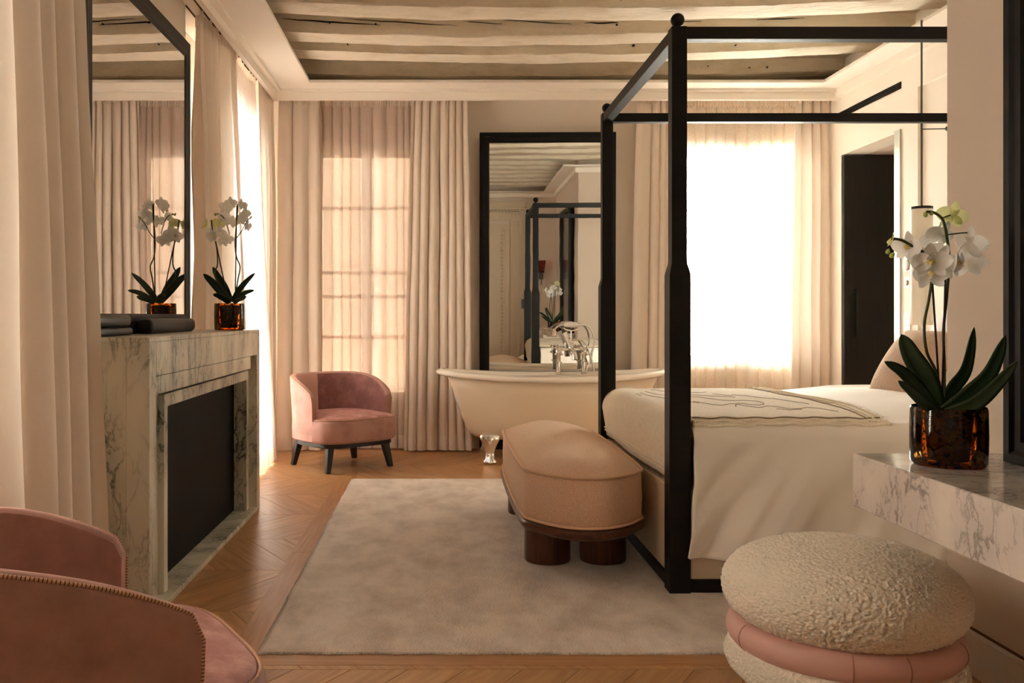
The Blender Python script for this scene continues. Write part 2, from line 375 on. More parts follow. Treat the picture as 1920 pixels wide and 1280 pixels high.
# ceiling: plaster boards above, timber beams below, boxed soffit around the room
ceil = structure('ceiling', g_box(-2.1, 4.7, YR-.3, YB+.3, 3.40, 3.60), M['plaster'])
ZB = 3.24
def sag(x): return .055*min(1.6, ((x-.75)/2.3)**2)
beams = [(7.75, 7.97), (7.09, 7.33), (6.60, 6.84), (5.98, 6.24), (5.42, 5.66), (4.92, 5.15), (4.36, 4.60), (3.84, 4.08), (3.28, 3.50), (2.74, 2.98), (2.2, 2.44), (1.66, 1.9), (1.12, 1.36), (.58, .82), (.04, .28)]
for k, (y0, y1) in enumerate(beams):
    prof = [(y0, .2), (y0-.014, .10), (y0, .008), (y0+.008, 0), ((y0+y1)/2, -.002), (y1-.008, 0), (y1, .008), (y1+.014, .10), (y1, .2)]
    rings = []; n = 90 if y0 > 4 else 30
    for i in range(n+1):
        x = -1.75+(5.3)*i/n
        ring = []
        for q, (y, z) in enumerate(prof):
            w = .018*hnoise(x*1.1, k*3.7, q*.9)+.009*hnoise(x*5, k*5.1, q*2.3)+.004*hnoise(x*17, k*9, q*4.1)
            ring.append((x, y+w, ZB+z+sag(x)+(.010*hnoise(x*2.2, k*7.3, q*1.7)+.004*hnoise(x*13, k, q*3)+.02*hnoise(x*.5, k*2.2))*(1 if z < .15 else 0)))
        rings.append(ring)
    b = mk('beam', g_loft(rings), M['beam'], ceil, smooth=True)
    if y0 > 4.5:       # drying cracks and knot holes sunk into the camera side of the beam
        gs = []
        for c in range(random.randint(2, 4)):
            x0 = random.uniform(-1.0, 3.0); r_ = random.uniform(.004, .008); z_ = ZB+sag(x0)+random.uniform(.035, .085)
            gs.append(g_xform(g_lathe([(1, -.4), (1, .4)], 7), Matrix.Translation((x0, y0-.012, z_)) @ Matrix.Rotation(PI/2, 4, 'X') @ Matrix.Diagonal((r_*1.5, r_, .03, 1))))
        mk('knot_hole', geo_join(*gs), M['crack'], ceil, kind='stuff')
def crack(pts, y, w):
    top = []; bot = []
    for i, (x, z) in enumerate(pts):
        t = i/(len(pts)-1); ww = w*math.sin(PI*min(1, max(0, t)))+.0005
        top.append((x, z+ww)); bot.append((x, z-ww))
    ring = [(x, z) for x, z in top]+[(x, z) for x, z in reversed(bot)]
    return g_loft([[(x, y-.016, z) for x, z in ring], [(x, y+.01, z) for x, z in ring]])
mk('crack', geo_join(*[crack([(-1.05+.055*i+o, ZB+.085+sag(-1.05+.05*i)-.002*i+.004*hnoise(i*.8, o)) for i in range(n)], 6.60, w) for o, n, w in ((-.1, 14, .004), (.35, 16, .004), (.9, 12, .003), (1.4, 12, .002))]), M['crack'], ceil, kind='stuff')
mk('crack', geo_join(*[crack([(x0+.05*i, ZB+.085+sag(x0+.05*i)+.006*hnoise(i*.6, x0)) for i in range(n)], 6.60, w) for x0, n, w in ((1.05, 7, .005), (1.5, 9, .003), (2.3, 8, .003))]), M['crack'], ceil, kind='stuff')

ZS, ZL, ZP = 3.155, 3.178, 3.066          # soffit face, lip top, pelmet bottom
sof = geo_join(g_box(-1.76, XR+.1, 7.60, YB, ZS, ZL), g_box(-1.76, -1.093, YR, 7.60, ZS, ZL), g_box(3.22, XR+.1, YP, 7.60, ZS, ZL),
               g_box(1.55, 3.22, YP, YP+.24, ZS, ZL), g_box(1.55, XP, YR, YP, ZS, ZL), g_box(-1.093, 1.55, YR, YR+.3, ZS, ZL))
structure('trim_2', sof, M['soffit'])
pel = geo_join(g_box(-1.41, XR, 7.83, 7.865, ZP, ZS), g_box(-1.445, -1.41, YR, 7.865, ZP, ZS), g_box(XR-.05, XR, YP, 7.83, ZP+.02, ZS),
               g_box(XP, XR-.05, YP, YP+.05, ZP+.02, ZS), g_box(XP-.05, XP, YR, YP+.05, ZP+.02, ZS), g_box(-1.41, XP-.05, YR, YR+.05, ZP+.02, ZS))
structure('trim_3', pel, M['soffit'])
structure('trim_4', geo_join(g_box(-1.41, XR-.05, 7.805, 7.83, ZS-.025, ZS), g_box(-1.41, -1.37, YR, 7.805, ZS-.025, ZS)), M['soffit'])
structure('trim_5', geo_join(g_box(-1.52, -1.515, YR, 7.95, ZS-.012, ZS), g_box(-1.60, -1.595, 5.7, 8.1, ZS-.012, ZS)), M['gap'])     # curtain tracks

# floor with chevron planks and border strips
floor = structure('floor', g_box(-2.1, 4.7, YR-.3, YB+.3, -.08, -.012), M['gap'])
CW = .60; PW = .165; G = .0016
def plank_geo(sign):
    dx = CW*.62*sign; w = PW/2-G/2
    h = CW/2-G/2
    top = [(-dx/2-w*1.18, -h), (-dx/2+w*1.18, -h), (dx/2+w*1.18, h), (dx/2-w*1.18, h)]
    b = .0012
    ins = [(x+(b if i in (0, 3) else -b), y+(b if i < 2 else -b)) for i, (x, y) in enumerate(top)]
    return g_loft([[(x, y, -.012) for x, y in top], [(x, y, -.001) for x, y in top], [(x, y, 0) for x, y in ins]])
pm = {}
for s in (1, -1):
    ang = math.atan2(CW, CW*.62*s)
    g = g_xform(plank_geo(s), Matrix.Rotation(-ang, 4, 'Z'))
    me = bpy.data.meshes.new('plank'); me.from_pydata(g[0], [], g[1]); me.materials.append(M['oak']); me.update(); pm[s] = (me, ang, g)
rest = []; step = PW*1.18
npl = 0
for c in range(-1, 15):
    yc = 4.28-CW*6.5+CW*c+CW/2+CW*.5
    s = 1 if c % 2 else -1
    me, ang, g = pm[s]
    for i in range(44):
        x = -1.95+i*step+ (0 if s > 0 else .03)
        vis = (2.5 < yc < 8.2) and ((x < -.5 and 2.6 < yc) or (yc > 6.3 and x < 1.5) or (yc < 3.4 and x < 1.6)) and x > -1.75
        covered = (-.55 < x < 2.6 and 3.5 < yc < 6.3)
        if covered: continue
        if vis and npl < 290:
            o = bpy.data.objects.new('plank', me); COL.objects.link(o); o.parent = floor; o.location = (x, yc, 0); o.rotation_euler = (0, 0, ang); npl += 1
        else:
            rest.append(g_xform(g, Matrix.Translation((x, yc, 0)) @ Matrix.Rotation(ang, 4, 'Z')))
mk('parquet', geo_join(*rest), M['oak'], floor, kind='stuff')
def strip(x0, x1, y0, y1):
    L_ = max(x1-x0, y1-y0); c = ((x0+x1)/2, (y0+y1)/2); along_x = (x1-x0) > (y1-y0)
    w = min(x1-x0, y1-y0)
    o = mk('border_plank', g_box(-L_/2, L_/2, -w/2, w/2, -.010, .0012), M['oak_strip'], floor, bevel=.001, local=True, segs=1)
    o.location = (c[0], c[1], 0); o.rotation_euler = (0, 0, 0 if along_x else PI/2)
for a, b in ((3.115, 4.6), (4.602, 6.2), (6.202, 7.0)): strip(-.752, -.628, a, b)
for a, b in ((-.625, .22), (.222, 1.5), (1.502, 2.9)): strip(a, b, 3.115, 3.235)
structure('baseboard_left', g_box(XL, XL+.016, 5.70, YB, 0, .14), M['wall'])
structure('baseboard_back', g_box(-1.73, XR, YB-.016, YB, 0, .14), M['wall'])
structure('baseboard_pier', geo_join(g_box(XP-.016, XP, YR, YP, 0, .138), g_box(XP-.006, XP, YR, YP, .138, .146)), M['wall'])
structure('trim_6', g_box(XP-.004, XP+.001, YR, YP, .146, .154), M['gap'])

# windows
def window(name, axis, d, a0, a1, z0, z1, mull, bars):
    """frame, glazing bars and one pane per opening, standing in the middle of the wall's thickness"""
    def bx(p, q, e0, e1, zz0, zz1): return g_box(p, q, e0, e1, zz0, zz1) if axis == 'x' else g_box(e0, e1, p, q, zz0, zz1)
    fw = .06; e0, e1 = d-.03, d+.03
    fr = mk(name, geo_join(bx(a0, a0+fw, e0, e1, z0, z1), bx(a1-fw, a1, e0, e1, z0, z1), bx(a0+fw, a1-fw, e0, e1, z0, z0+fw), bx(a0+fw, a1-fw, e0, e1, z1-fw, z1)), M['winframe'])
    fr['kind'] = 'structure'
    mk('mullion', bx(mull-.045, mull+.045, e0-.01, e1+.01, z0+fw, z1-fw), M['winframe'], fr, bevel=.006)
    zs = [z0+fw]+sorted(bars)+[z1-fw]
    for p, q in ((a0+fw, mull-.045), (mull+.045, a1-fw)):
        for b in bars: mk('glazing_bar', bx(p, q, e0+.01, e1-.01, b-.016, b+.016), M['winframe'], fr)
        for z_, zz in zip(zs[:-1], zs[1:]): mk('pane', bx(p, q, d-.003, d+.003, z_+(.016 if z_ in bars else 0), zz-(.016 if zz in bars else 0)), M['pane'], fr)
window('window_1', 'x', YB+.12, *W1, -.67, [1.005, 1.376, 1.595, 2.186])
window('window_2', 'x', YB+.12, *W2, 2.77, [2.17])
window('window_3', 'y', XL-.12, *W3, 7.05, [.9, 1.6, 2.2])
window('window_4', 'y', XL-.12, *W4, 2.48, [.9, 1.6, 2.2])
# the building across the courtyard, seen through the sheer
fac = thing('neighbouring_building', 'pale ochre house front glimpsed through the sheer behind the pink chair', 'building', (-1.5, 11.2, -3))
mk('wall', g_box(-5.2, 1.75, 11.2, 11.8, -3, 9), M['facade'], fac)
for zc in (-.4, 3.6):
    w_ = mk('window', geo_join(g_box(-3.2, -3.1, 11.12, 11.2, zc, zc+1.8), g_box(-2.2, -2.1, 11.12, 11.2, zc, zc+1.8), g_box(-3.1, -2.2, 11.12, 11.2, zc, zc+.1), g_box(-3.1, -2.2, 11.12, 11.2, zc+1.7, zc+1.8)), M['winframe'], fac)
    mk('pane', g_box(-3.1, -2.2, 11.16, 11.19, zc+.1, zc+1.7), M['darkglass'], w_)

# ------------------------------------------------------------------ curtains
def curtain(name, label, p0, p1, zt, zb, nf, amp, m, hem_m, seed, top=(0, 1), bot=(0, 1), cat='curtain', group=None, sharp=.35, head=True, hem=.12, lean=0):
    """pleated cloth hung between p0 and p1 (plan points); top/bot give the span it fills at the heading and at the hem"""
    p0 = Vector((p0[0], p0[1], 0)); p1 = Vector((p1[0], p1[1], 0)); d = p1-p0; nrm = Vector((-d.y, d.x, 0)).normalized(); L_ = d.length
    group = group or ('sheer curtains at the windows' if name.startswith('sheer') else 'beige drapes at the windows')
    t = thing(name, label, cat, ((p0+p1)/2)+Vector((0, 0, zb)), 0, group)
    rnd = random.Random(seed); ph0 = rnd.random()*6
    wob = [rnd.uniform(-.5, .5) for _ in range(6)]
    def S(u, z, off=0):
        v = (zt-z)/(zt-zb)
        e = v**.75
        a = top[0]*(1-e)+bot[0]*e; b = top[1]*(1-e)+bot[1]*e
        uu = u+.62/nf*(wob[0]*math.sin(5*u+wob[1]*6)+wob[2]*math.sin(9*u+wob[3]*6))+.05/nf*hnoise(u*4, z*1.3, seed)
        ph = 2*PI*nf*uu+ph0
        am = amp*(.55+.45*min(1, v*4))*(.65+.5*(hnoise(u*nf*.5, seed*1.7, 0)+.5))*(1+.25*v)
        dn = -am*(2*abs(math.sin(ph/2))**.9-1.1+sharp*.35*math.sin(2*ph+wob[4]*3))
        dl = -am*.42*math.sin(ph)+.012*hnoise(u*3, z*1.2, seed+5)*v
        dn += .012*hnoise(u*nf*.7+3, z*.9, seed+9)
        q = p0+d*(a+(b-a)*u)+d.normalized()*dl+nrm*(dn+off+lean*v)
        return Vector((q.x, q.y, z))
    nu = max(24, int(nf*18))
    mk('cloth', g_grid(lambda u, v: S(u, zt-.06-(zt-.06-zb)*v), nu, 36), m, t, smooth='all')
    if head:
        def Hd(u, v):
            z = zt-.075*v; q = S(u, zt-.06); return Vector((q.x, q.y, z))+nrm*.006*math.sin(2*PI*nf*5*u)
        mk('heading', g_grid(Hd, nu*2, 3), hem_m, t, smooth='all')
    if hem:
        mk('hem', g_grid(lambda u, v: S(u, zb+hem-(hem-.002)*v, -.004), nu, 4), hem_m, t, smooth='all')
    return t
ZC = ZS-.005
# window 1 (back wall, left)
curtain('curtain', 'beige drape in the far left corner behind the pink chair', (-1.42, 8.05), (-1.06, 8.05), ZC, .012, 3.0, .045, M['drape'], M['drape_hem'], 1)
curtain('curtain', 'deeply pleated beige drape between the sheers and the bathtub', (-.26, 8.045), (.27, 8.045), ZC, .012, 6.2, .040, M['drape'], M['drape_hem'], 2, (.02, .94), (-.12, 1.0))
curtain('sheer_curtain', 'sheer linen panel left of the narrow gap, behind the pink chair', (-1.12, 8.165), (-.655, 8.165), ZC, .012, 5.5, .03, M['sheer'], M['sheer_hem'], 3)
curtain('sheer_curtain', 'sheer linen panel right of the narrow gap, beside the pleated drape', (-.645, 8.165), (-.12, 8.165), ZC, .012, 6.5, .028, M['sheer'], M['sheer_hem'], 4)
# window 2 (back wall, right)
curtain('curtain', 'pale drape between the tall standing mirror and the brightest window', (1.70, 8.04), (2.16, 8.04), ZC, .012, 5.3, .045, M['drape'], M['drape_hem'], 5, (.12, 1.0), (-.02, .98))
curtain('curtain', 'pale drape between the brightest window and the black wardrobe', (3.10, 8.04), (3.46, 8.04), ZC, .012, 4.3, .042, M['drape'], M['drape_hem'], 6, (.14, .97), (.0, .97))
curtain('sheer_curtain', 'glowing sheer curtain over the brightest window beyond the bed', (2.08, 8.165), (3.24, 8.165), ZC, .012, 11, .028, M['sheer_thin'], M['sheer_hem'], 8)
# window 3 (left wall, far)
curtain('curtain', 'beige drape just beyond the chimney breast, behind the mantel orchid', (-1.55, 5.76), (-1.51, 6.66), ZC, .012, 4.6, .06, M['drape'], M['drape_hem'], 9)
curtain('sheer_curtain', 'bright white sheer on the left wall beyond the mantel', (-1.53, 6.55), (-1.53, 7.42), ZC, .012, 8, .024, M['sheer_mid'], M['sheer_hem'], 10, (0, 1), (0, 1.1), lean=-.15)
curtain('curtain', 'beige drape on the left wall closest to the far corner', (-1.50, 7.42), (-1.47, 7.97), ZC, .012, 4.5, .045, M['drape'], M['drape_hem'], 11)
# window 4 (left wall, near)
curtain('curtain', 'large creamy drape hanging in front of the mantel mirror and near armchair', (-1.50, 2.55), (-1.385, 3.42), ZC, .012, 6.0, .075, M['drape'], M['drape_hem'], 12, (0, .91), (-.02, 1.03), lean=-.075)
curtain('sheer_curtain', 'sheer linen over the front window, next to the large creamy drape', (-1.63, 1.60), (-1.63, 2.80), ZC, .012, 8, .024, M['sheer'], M['sheer_hem'], 13)

# ------------------------------------------------------------------ fireplace
fp = thing('fireplace', 'veined green-grey marble fireplace with a black firebox', 'fireplace', (-1.36, 4.6, 0))
FY0, FY1, FX, FZ = 3.525, 5.68, -1.13, 1.115
mk('mantel_shelf', g_box(XBR, FX, FY0, FY1, FZ-.018, FZ), M['marble'], fp, bevel=.002, segs=1)
mk('side_panel', g_box(XBR, FX-.0905, FY0+.0005, FY0+.02, 0, FZ-.018), M['marble'], fp)
mk('side_panel', g_box(XBR, FX-.0905, FY1-.02, FY1-.0005, 0, FZ-.018), M['marble'], fp)
mk('pilaster', g_box(FX-.09, FX, FY0, FY0+.085, 0, FZ-.018), M['marble'], fp, bevel=.0015, segs=1)
mk('pilaster', g_box(FX-.09, FX, FY1-.085, FY1, 0, FZ-.018), M['marble'], fp, bevel=.0015, segs=1)
mk('header', g_box(FX-.09, FX, FY0+.086, FY1-.086, .960, FZ-.0185), M['marble'], fp, bevel=.0015, segs=1)
RX = FX-.06
IY0, IY1 = 3.825, 5.515
mk('recess_panel', g_box(RX-.02, RX, FY0+.085, IY0, .02, .96), M['marble'], fp)
mk('recess_panel', g_box(RX-.02, RX, IY1, FY1-.085, .02, .871), M['marble'], fp)
mk('frieze', g_box(RX-.02, FX-.002, FY0+.086, FY1-.26, .885, .958), M['marble'], fp, bevel=.0015, segs=1)
mk('recess_panel', g_box(RX-.02, RX, FY1-.26, FY1-.085, .872, .958), M['marble'], fp)
IX = FX-.034
mk('inner_frame', geo_join(g_box(RX-.05, IX, IY0, IY0+.05, .03, .868), g_box(RX-.05, IX, IY1-.06, IY1, .03, .868), g_box(RX-.05, IX, IY0+.05, IY1-.06, .815, .868)), M['marble'], fp)
mk('firebox', g_box(RX-.2, RX-.055, IY0+.03, IY1-.03, .0, .84), M['insert'], fp)
mk('hearth_slab', g_box(RX-.06, FX+.004, FY0+.08, FY1-.08, 0, .026), M['marble'], fp, bevel=.0015, segs=1)
# black boxes on the mantel
def rbox(x0, x1, y0, y1, z0, z1, r, seg=5): return g_box(x0, x1, y0, y1, z0, z1)
bx1 = mk('lacquer_box', g_box(-1.435, -1.35, 4.25, 5.02, FZ, FZ+.072), M['blacklac'], bevel=.028, segs=5, smooth=True)
tag(bx1, 'long black lacquer box with rounded ends lying on the marble mantel', 'box')
bx2 = thing('stacked_box', 'two flat black boxes stacked on the mantel beside the big drape', 'box', (-1.40, 3.75, FZ))
mk('box', g_box(-1.435, -1.36, 3.60, 4.02, FZ, FZ+.034), M['blacklac'], bx2, bevel=.012, segs=4, smooth=True)
mk('lid', g_box(-1.437, -1.365, 3.60, 4.02, FZ+.037, FZ+.09), M['blacklac'], bx2, bevel=.02, segs=4, smooth=True)

# ------------------------------------------------------------------ framed mirrors
def framed(name, label, cat, corner_fn, w, h, fw, depth, m_glass, gname='mirror_glass', recess=.034):
    """corner_fn(a, z, d): a along the width, d out of the wall towards the room"""
    t = thing(name, label, cat, corner_fn(w/2, 0, depth/2))
    k = recess/.034
    prof = [(0, 0), (0, depth), (fw*.35, depth), (fw*.5, depth-.010*k), (fw*.86, depth-.010*k), (fw, depth-.03*k), (fw, 0)]
    rings = []
    for a, z, sa, sz in ((0, 0, 1, 1), (w, 0, -1, 1), (w, h, -1, -1), (0, h, 1, -1)):
        rings.append([corner_fn(a+sa*q, z+sz*q, d) for q, d in prof])
    rings.append(rings[0])
    mk('frame', g_loft(rings, caps=False), M['blackframe'], t)
    a0, a1, z0, z1 = fw-.004, w-fw+.004, fw-.004, h-fw+.004; gd = depth-recess
    mk(gname, (lambda V: (V, [(0, 1, 2, 3), (4, 7, 6, 5), (0, 4, 5, 1), (1, 5, 6, 2), (2, 6, 7, 3), (3, 7, 4, 0)]))([tuple(corner_fn(a, z, d)) for d in (gd, gd-.006) for a, z in ((a0, z0), (a1, z0), (a1, z1), (a0, z1))]), m_glass, t)
    return t
framed('wall_mirror', 'tall black framed mirror standing on the marble mantel', 'mirror', lambda a, z, d: Vector((-1.575+d, 3.705+a, FZ+z)), 1.565, 1.66, .095, .125, M['mirror'], recess=.008)
standing = framed('standing_mirror', 'full height black framed antique mirror behind the bathtub', 'mirror', lambda a, z, d: Vector((.356+a, 8.213-d-.020*a-.017*z, z)), 1.215, 2.84, .088, .055, M['oldmirror'])
framed('console_mirror', 'black framed dark glass panel standing on the marble console', 'mirror', lambda a, z, d: Vector((1.785-d, 2.737-a, .762+z)), 1.45, 1.9, .075, .085, M['darkglass'], 'dark_glass')

# ------------------------------------------------------------------ marble console on the pier
con = mk('marble_console', g_box(1.32, XP, .55, 2.90, .594, .761), M['marble2'], bevel=.003, segs=1)
tag(con, 'thick white marble console shelf on the right pier, above the boucle pouf', 'shelf')

# ------------------------------------------------------------------ rug
def rugf(u, v):
    x = -.65+3.25*u; y = 3.21+3.43*v
    e = min(u, 1-u, v, 1-v)
    if e == 0:
        x += .006*hnoise(y*30, x*2)*(1 if u in (0, 1) else 0); y += .006*hnoise(x*30, y*2)*(1 if v in (0, 1) else 0)
    return (x, y, .004 if e == 0 else .013+.0025*hnoise(x*9, y*9))
rv = g_grid(rugf, 130, 130)
rim_low = g_grid(lambda u, v: (lambda p: (p[0], p[1], .0015))(rugf(u, v)), 130, 130)
rug = mk('rug', rv, M['rug'], smooth='all'); tag(rug, 'silvery beige silk rug under the bed and bench', 'rug')
md = rug.modifiers.new('thickness', 'SOLIDIFY'); md.thickness = .003; md.offset = -1
gs = []; r2 = random.Random(3)
for i in range(900):
    x = -.65+3.25*i/900+r2.uniform(-.002, .002); a = r2.uniform(-.006, .006); l = r2.uniform(.004, .012)
    gs.append(([(x-.0012, 3.213, .004), (x+.0012, 3.213, .004), (x+a, 3.21-l, .0015), (x, 3.213, .010)], [(0, 1, 2), (0, 2, 3), (1, 3, 2)]))
mk('edge_pile', geo_join(*gs), M['rug'], rug, kind='stuff')

# ------------------------------------------------------------------ bed
BX0, BX1, BY0, BY1 = 1.027, 3.20, 3.92, 5.58
bed = thing('canopy_bed', 'black stained four-poster bed with ball finials and beige base', 'bed', (2.1, 4.75, 0))
for bx in (BX0, BX1):
    for by in (BY0, BY1):
        rings = []
        for hw, z in ((.0455, .013), (.0455, 1.375), (.043, 1.39), (.034, 1.425), (.033, 1.44), (.033, 2.443)):
            rings.append([(bx+sx*hw, by+sy*hw, z) for sx, sy in ((-1, -1), (1, -1), (1, 1), (-1, 1))])
        mk('post', g_loft(rings), M['black'], bed, bevel=.002, segs=1)
        mk('finial', geo_join(g_lathe([(.010, 2.440), (.010, 2.452)], 16, (bx, by)), g_lathe([(.0295*math.sin(a*PI/14)+1e-4, 2.478-.0295*math.cos(a*PI/14)) for a in range(15)], 24, (bx, by))), M['black'], bed, smooth=True)
for by in (BY0, BY1): mk('canopy_rail', g_box(BX0+.033, BX1-.033, by-.0275, by+.0275, 2.389, 2.442), M['black'], bed, bevel=.002, segs=1)
for bx in (BX0, BX1): mk('canopy_rail', g_box(bx-.0275, bx+.0275, BY0+.033, BY1-.033, 2.389, 2.442), M['black'], bed, bevel=.002, segs=1)
for by in (BY0, BY1): mk('base_rail', g_box(BX0+.045, BX1-.045, by-.032, by+.032, .013, .065), M['black'], bed, bevel=.002, segs=1)
for bx in (BX0, BX1): mk('base_rail', g_box(bx-.032, bx+.032, BY0+.045, BY1-.045, .013, .065), M['black'], bed, bevel=.002, segs=1)
mk('base_panel', g_box(BX0+.05, BX1-.05, BY0-.022, BY0+.01, .067, .45), M['panel'], bed, bevel=.006)
mk('base_panel', g_box(BX0+.05, BX1-.05, BY1-.01, BY1+.022, .067, .45), M['panel'], bed, bevel=.006)
mk('base_panel', g_box(BX0-.022, BX0+.01, BY0+.05, BY1-.05, .067, .45), M['panel'], bed, bevel=.006)
mk('bed_slats', g_box(BX0+.02, BX1-.02, BY0+.02, BY1-.02, .40, .44), M['panel'], bed)
hb = mk('headboard', g_box(3.25, XR+.02, 3.25, 6.30, .0, .0+.98), M['panel'], bevel=.015); tag(hb, 'low beige padded headboard behind the pillows', 'headboard')

def top_z(x, y):
    c = 1-((y-4.75)/.82)**2
    puff = .045*max(0, min(1, (x-1.9)/.5))
    return .728+.022*max(0, c)**.5+puff*max(0, c)**.35+.008*hnoise(x*2.2, y*2.2, 4)
def duvet(u, v):
    x = 1.085+2.08*u
    # arclength across the bed: hang, corner, top, corner, hang
    s = v; yN, yF = 3.872, 5.63; r = .075
    zb = .163+.012*hnoise(x*2.5, 1.0)+.05*max(0, (x-2.65))
    zt = top_z(x, 4.75)-.02
    if s < .3:
        t = s/.3; z = zb+(zt-r-zb)*t; k = (1-t)
        f = .017*math.sin(x*15+2.2*math.sin(x*2.3)+(1-t)*1.5)*k**.7+.04*hnoise(x*4.5+k*1.4, k*.9, 2)*k**.6+.022*hnoise(x*11+k*3.0, k*1.5, 8)*k**.5-.018*k
        y = yN-.012-.012*k+1.5*f-.012*k
        dx = -.025*k*(1-u)**6+.0
        return (x+dx, y, z)
    if s < .36:
        a = (s-.3)/.06*PI/2; return (x, yN-.012+r*(1-math.cos(a))+0, zt-r+r*math.sin(a))
    if s < .64:
        t = (s-.36)/.28; y = yN+r-.012+(yF-yN-2*r+.024)*t; return (x, y, max(zt-.003, top_z(x, y)) if .06 < t < .94 else zt+(top_z(x, y)-zt)*.5)
    if s < .70:
        a = (s-.64)/.06*PI/2; return (x, yF-r+.012+r*math.sin(a), zt-r+r*math.cos(a))
    t = (s-.7)/.3; return (x, yF+.012+.02*math.sin(x*13)*t, zt-r-(zt-r-.2)*t)
dv = mk('duvet', g_grid(duvet, 150, 110), M['linen'], smooth='all')
md = dv.modifiers.new('thickness', 'SOLIDIFY'); md.thickness = .012; md.offset = -1
tag(dv, 'white duvet hanging over the side of the four-poster bed', 'duvet')

# throw over the foot of the bed
TN, TF = 3.905, 5.56
def throw_pt(s, v, lift=0.0):
    """s: 0 inner edge on the bed .. 1 bottom edge at the foot; v: 0 near edge .. 1 far edge"""
    y = TN+.10*max(0, s-.62)/.38+(TF-TN-.06*max(0, s-.62)/.38)*v
    edge = .006*math.sin(y*9)+.004*hnoise(y*8, s*3)
    if s < .62:
        t = s/.62; x = 1.955+.012*math.sin(y*6)-(1.955-1.10)*t
        z = max(top_z(x, y), top_z(x, 4.75)-.018)+.016
        if v < .05: z -= (.05-v)/.05*.028
    elif s < .76:
        a = (s-.62)/.14*PI/2
        zt = top_z(1.10, y)+.016
        x = 1.10-.105*math.sin(a); z = zt-.11*(1-math.cos(a))
    else:
        t = (s-.76)/.24
        zt = top_z(1.10, y)+.016-.11
        x = .995+.022*t+.010*math.sin(y*5.0)*t; z = zt-(zt-.475)*t
    return Vector((x+edge*(1 if s < .05 else 0), y, z+lift+.003*hnoise(y*14, s*14, 6)))
th = thing('throw_blanket', 'cream woven throw with corded border across the foot of the bed', 'blanket', (1.45, 4.75, .75))
tc_ = mk('cloth', g_grid(lambda u, v: throw_pt(u, v), 110, 90), M['throw'], th, smooth='all')
md = tc_.modifiers.new('thickness', 'SOLIDIFY'); md.thickness = .010; md.offset = 0
for k, v in enumerate((.0, .010, .022, .040)):
    mk('border_cord', g_tube([throw_pt(i/120, v+.003*math.sin(i*.55+k*2), .008) + Vector((0, .003*math.sin(i*.9+k), 0)) for i in range(121)], .0075 if k != 3 else .003, 6), M['cord'] if k != 3 else M['stitch'], th, smooth='all')
for k, s in enumerate((.006, .03, .055)):
    mk('border_cord', g_tube([throw_pt(s, i/90, .007) for i in range(91)], .006 if k != 2 else .003, 6), M['cord'] if k != 2 else M['stitch'], th, smooth='all')
for k, s in enumerate((.93, .955)):
    mk('border_cord', g_tube([throw_pt(s, i/90, .0)+Vector((-.008, 0, 0)) for i in range(91)], .006, 6), M['cord'], th, smooth='all')
gs = []; r3 = random.Random(5)
for i in range(520):
    v = r3.random(); p = throw_pt(0.0, v, .004); l = r3.uniform(.02, .055); a = r3.uniform(-.02, .02)
    gs.append(([tuple(p+Vector((0, -.002, 0))), tuple(p+Vector((0, .002, 0))), tuple(p+Vector((l, a, -.004+r3.uniform(0, .008))))], [(0, 1, 2)]))
for i in range(420):
    v = r3.random(); p = throw_pt(1.0, v); l = r3.uniform(.015, .04); a = r3.uniform(-.01, .01)
    gs.append(([tuple(p+Vector((0, -.002, 0))), tuple(p+Vector((0, .002, 0))), tuple(p+Vector((-.004, a, -l)))], [(0, 1, 2)]))
mk('fringe', geo_join(*gs), M['fringe'], th, kind='stuff')
# raised stitched figure in the middle of the throw
def stitch(pts, r=.0026): return g_tube([throw_pt(p.x, p.y, .0045) for p in smooth_path([(s+.012*hnoise(s*40, v*40), v+.02*hnoise(s*30, v*50, 3), 0) for s, v in pts], 8)], r, 5)
figs = [[(.50, .40), (.44, .30), (.38, .32), (.33, .24), (.28, .27), (.22, .20), (.16, .22), (.10, .14)],
        [(.56, .78), (.55, .66), (.50, .58), (.44, .52), (.40, .44), (.35, .40), (.30, .42), (.26, .36), (.30, .30), (.36, .34), (.40, .26)],
        [(.34, .62), (.30, .55), (.26, .58), (.22, .50), (.18, .46), (.14, .40), (.12, .33)],
        [(.28, .22), (.25, .18), (.22, .17), (.20, .19)], [(.52, .88), (.47, .80), (.42, .76), (.37, .70), (.33, .72)],
        [(.46, .62), (.42, .60), (.38, .55), (.34, .52), (.30, .49)], [(.60, .70), (.585, .58), (.56, .50), (.54, .42), (.50, .36)]]
mk('stitched_figure', geo_join(*[stitch(f) for f in figs]), M['stitch'], th, smooth='all')

# pillows and cushion
def pillow(w, h, d, n=22, p=2.4):
    rings = []
    V, F = [], []
    for side in (1, -1):
        def f(u, v, side=side):
            a, b = 2*u-1, 2*v-1
            pin = 1-.06*(abs(a)**2*(1-abs(b)**2)+0)-.0
            k = (max(0, 1-abs(a)**p)*max(0, 1-abs(b)**p))**.5
            x = a*w/2*(1-.05*(1-b*b)); y = b*h/2*(1-.05*(1-a*a))
            return (x, y, side*d/2*k)
        g = g_grid(f, n, n, flip=side < 0); V, F = geo_join((V, F), g)
    return V, F
def place(g, loc, rx=0, ry=0, rz=0):
    return g_xform(g, Matrix.Translation(loc) @ Matrix.Rotation(rz, 4, 'Z') @ Matrix.Rotation(ry, 4, 'Y') @ Matrix.Rotation(rx, 4, 'X'))
def weld(o):
    bm = bmesh.new(); bm.from_mesh(o.data); bmesh.ops.remove_doubles(bm, verts=bm.verts, dist=.0008); bmesh.ops.recalc_face_normals(bm, faces=bm.faces); bm.to_mesh(o.data); bm.free()
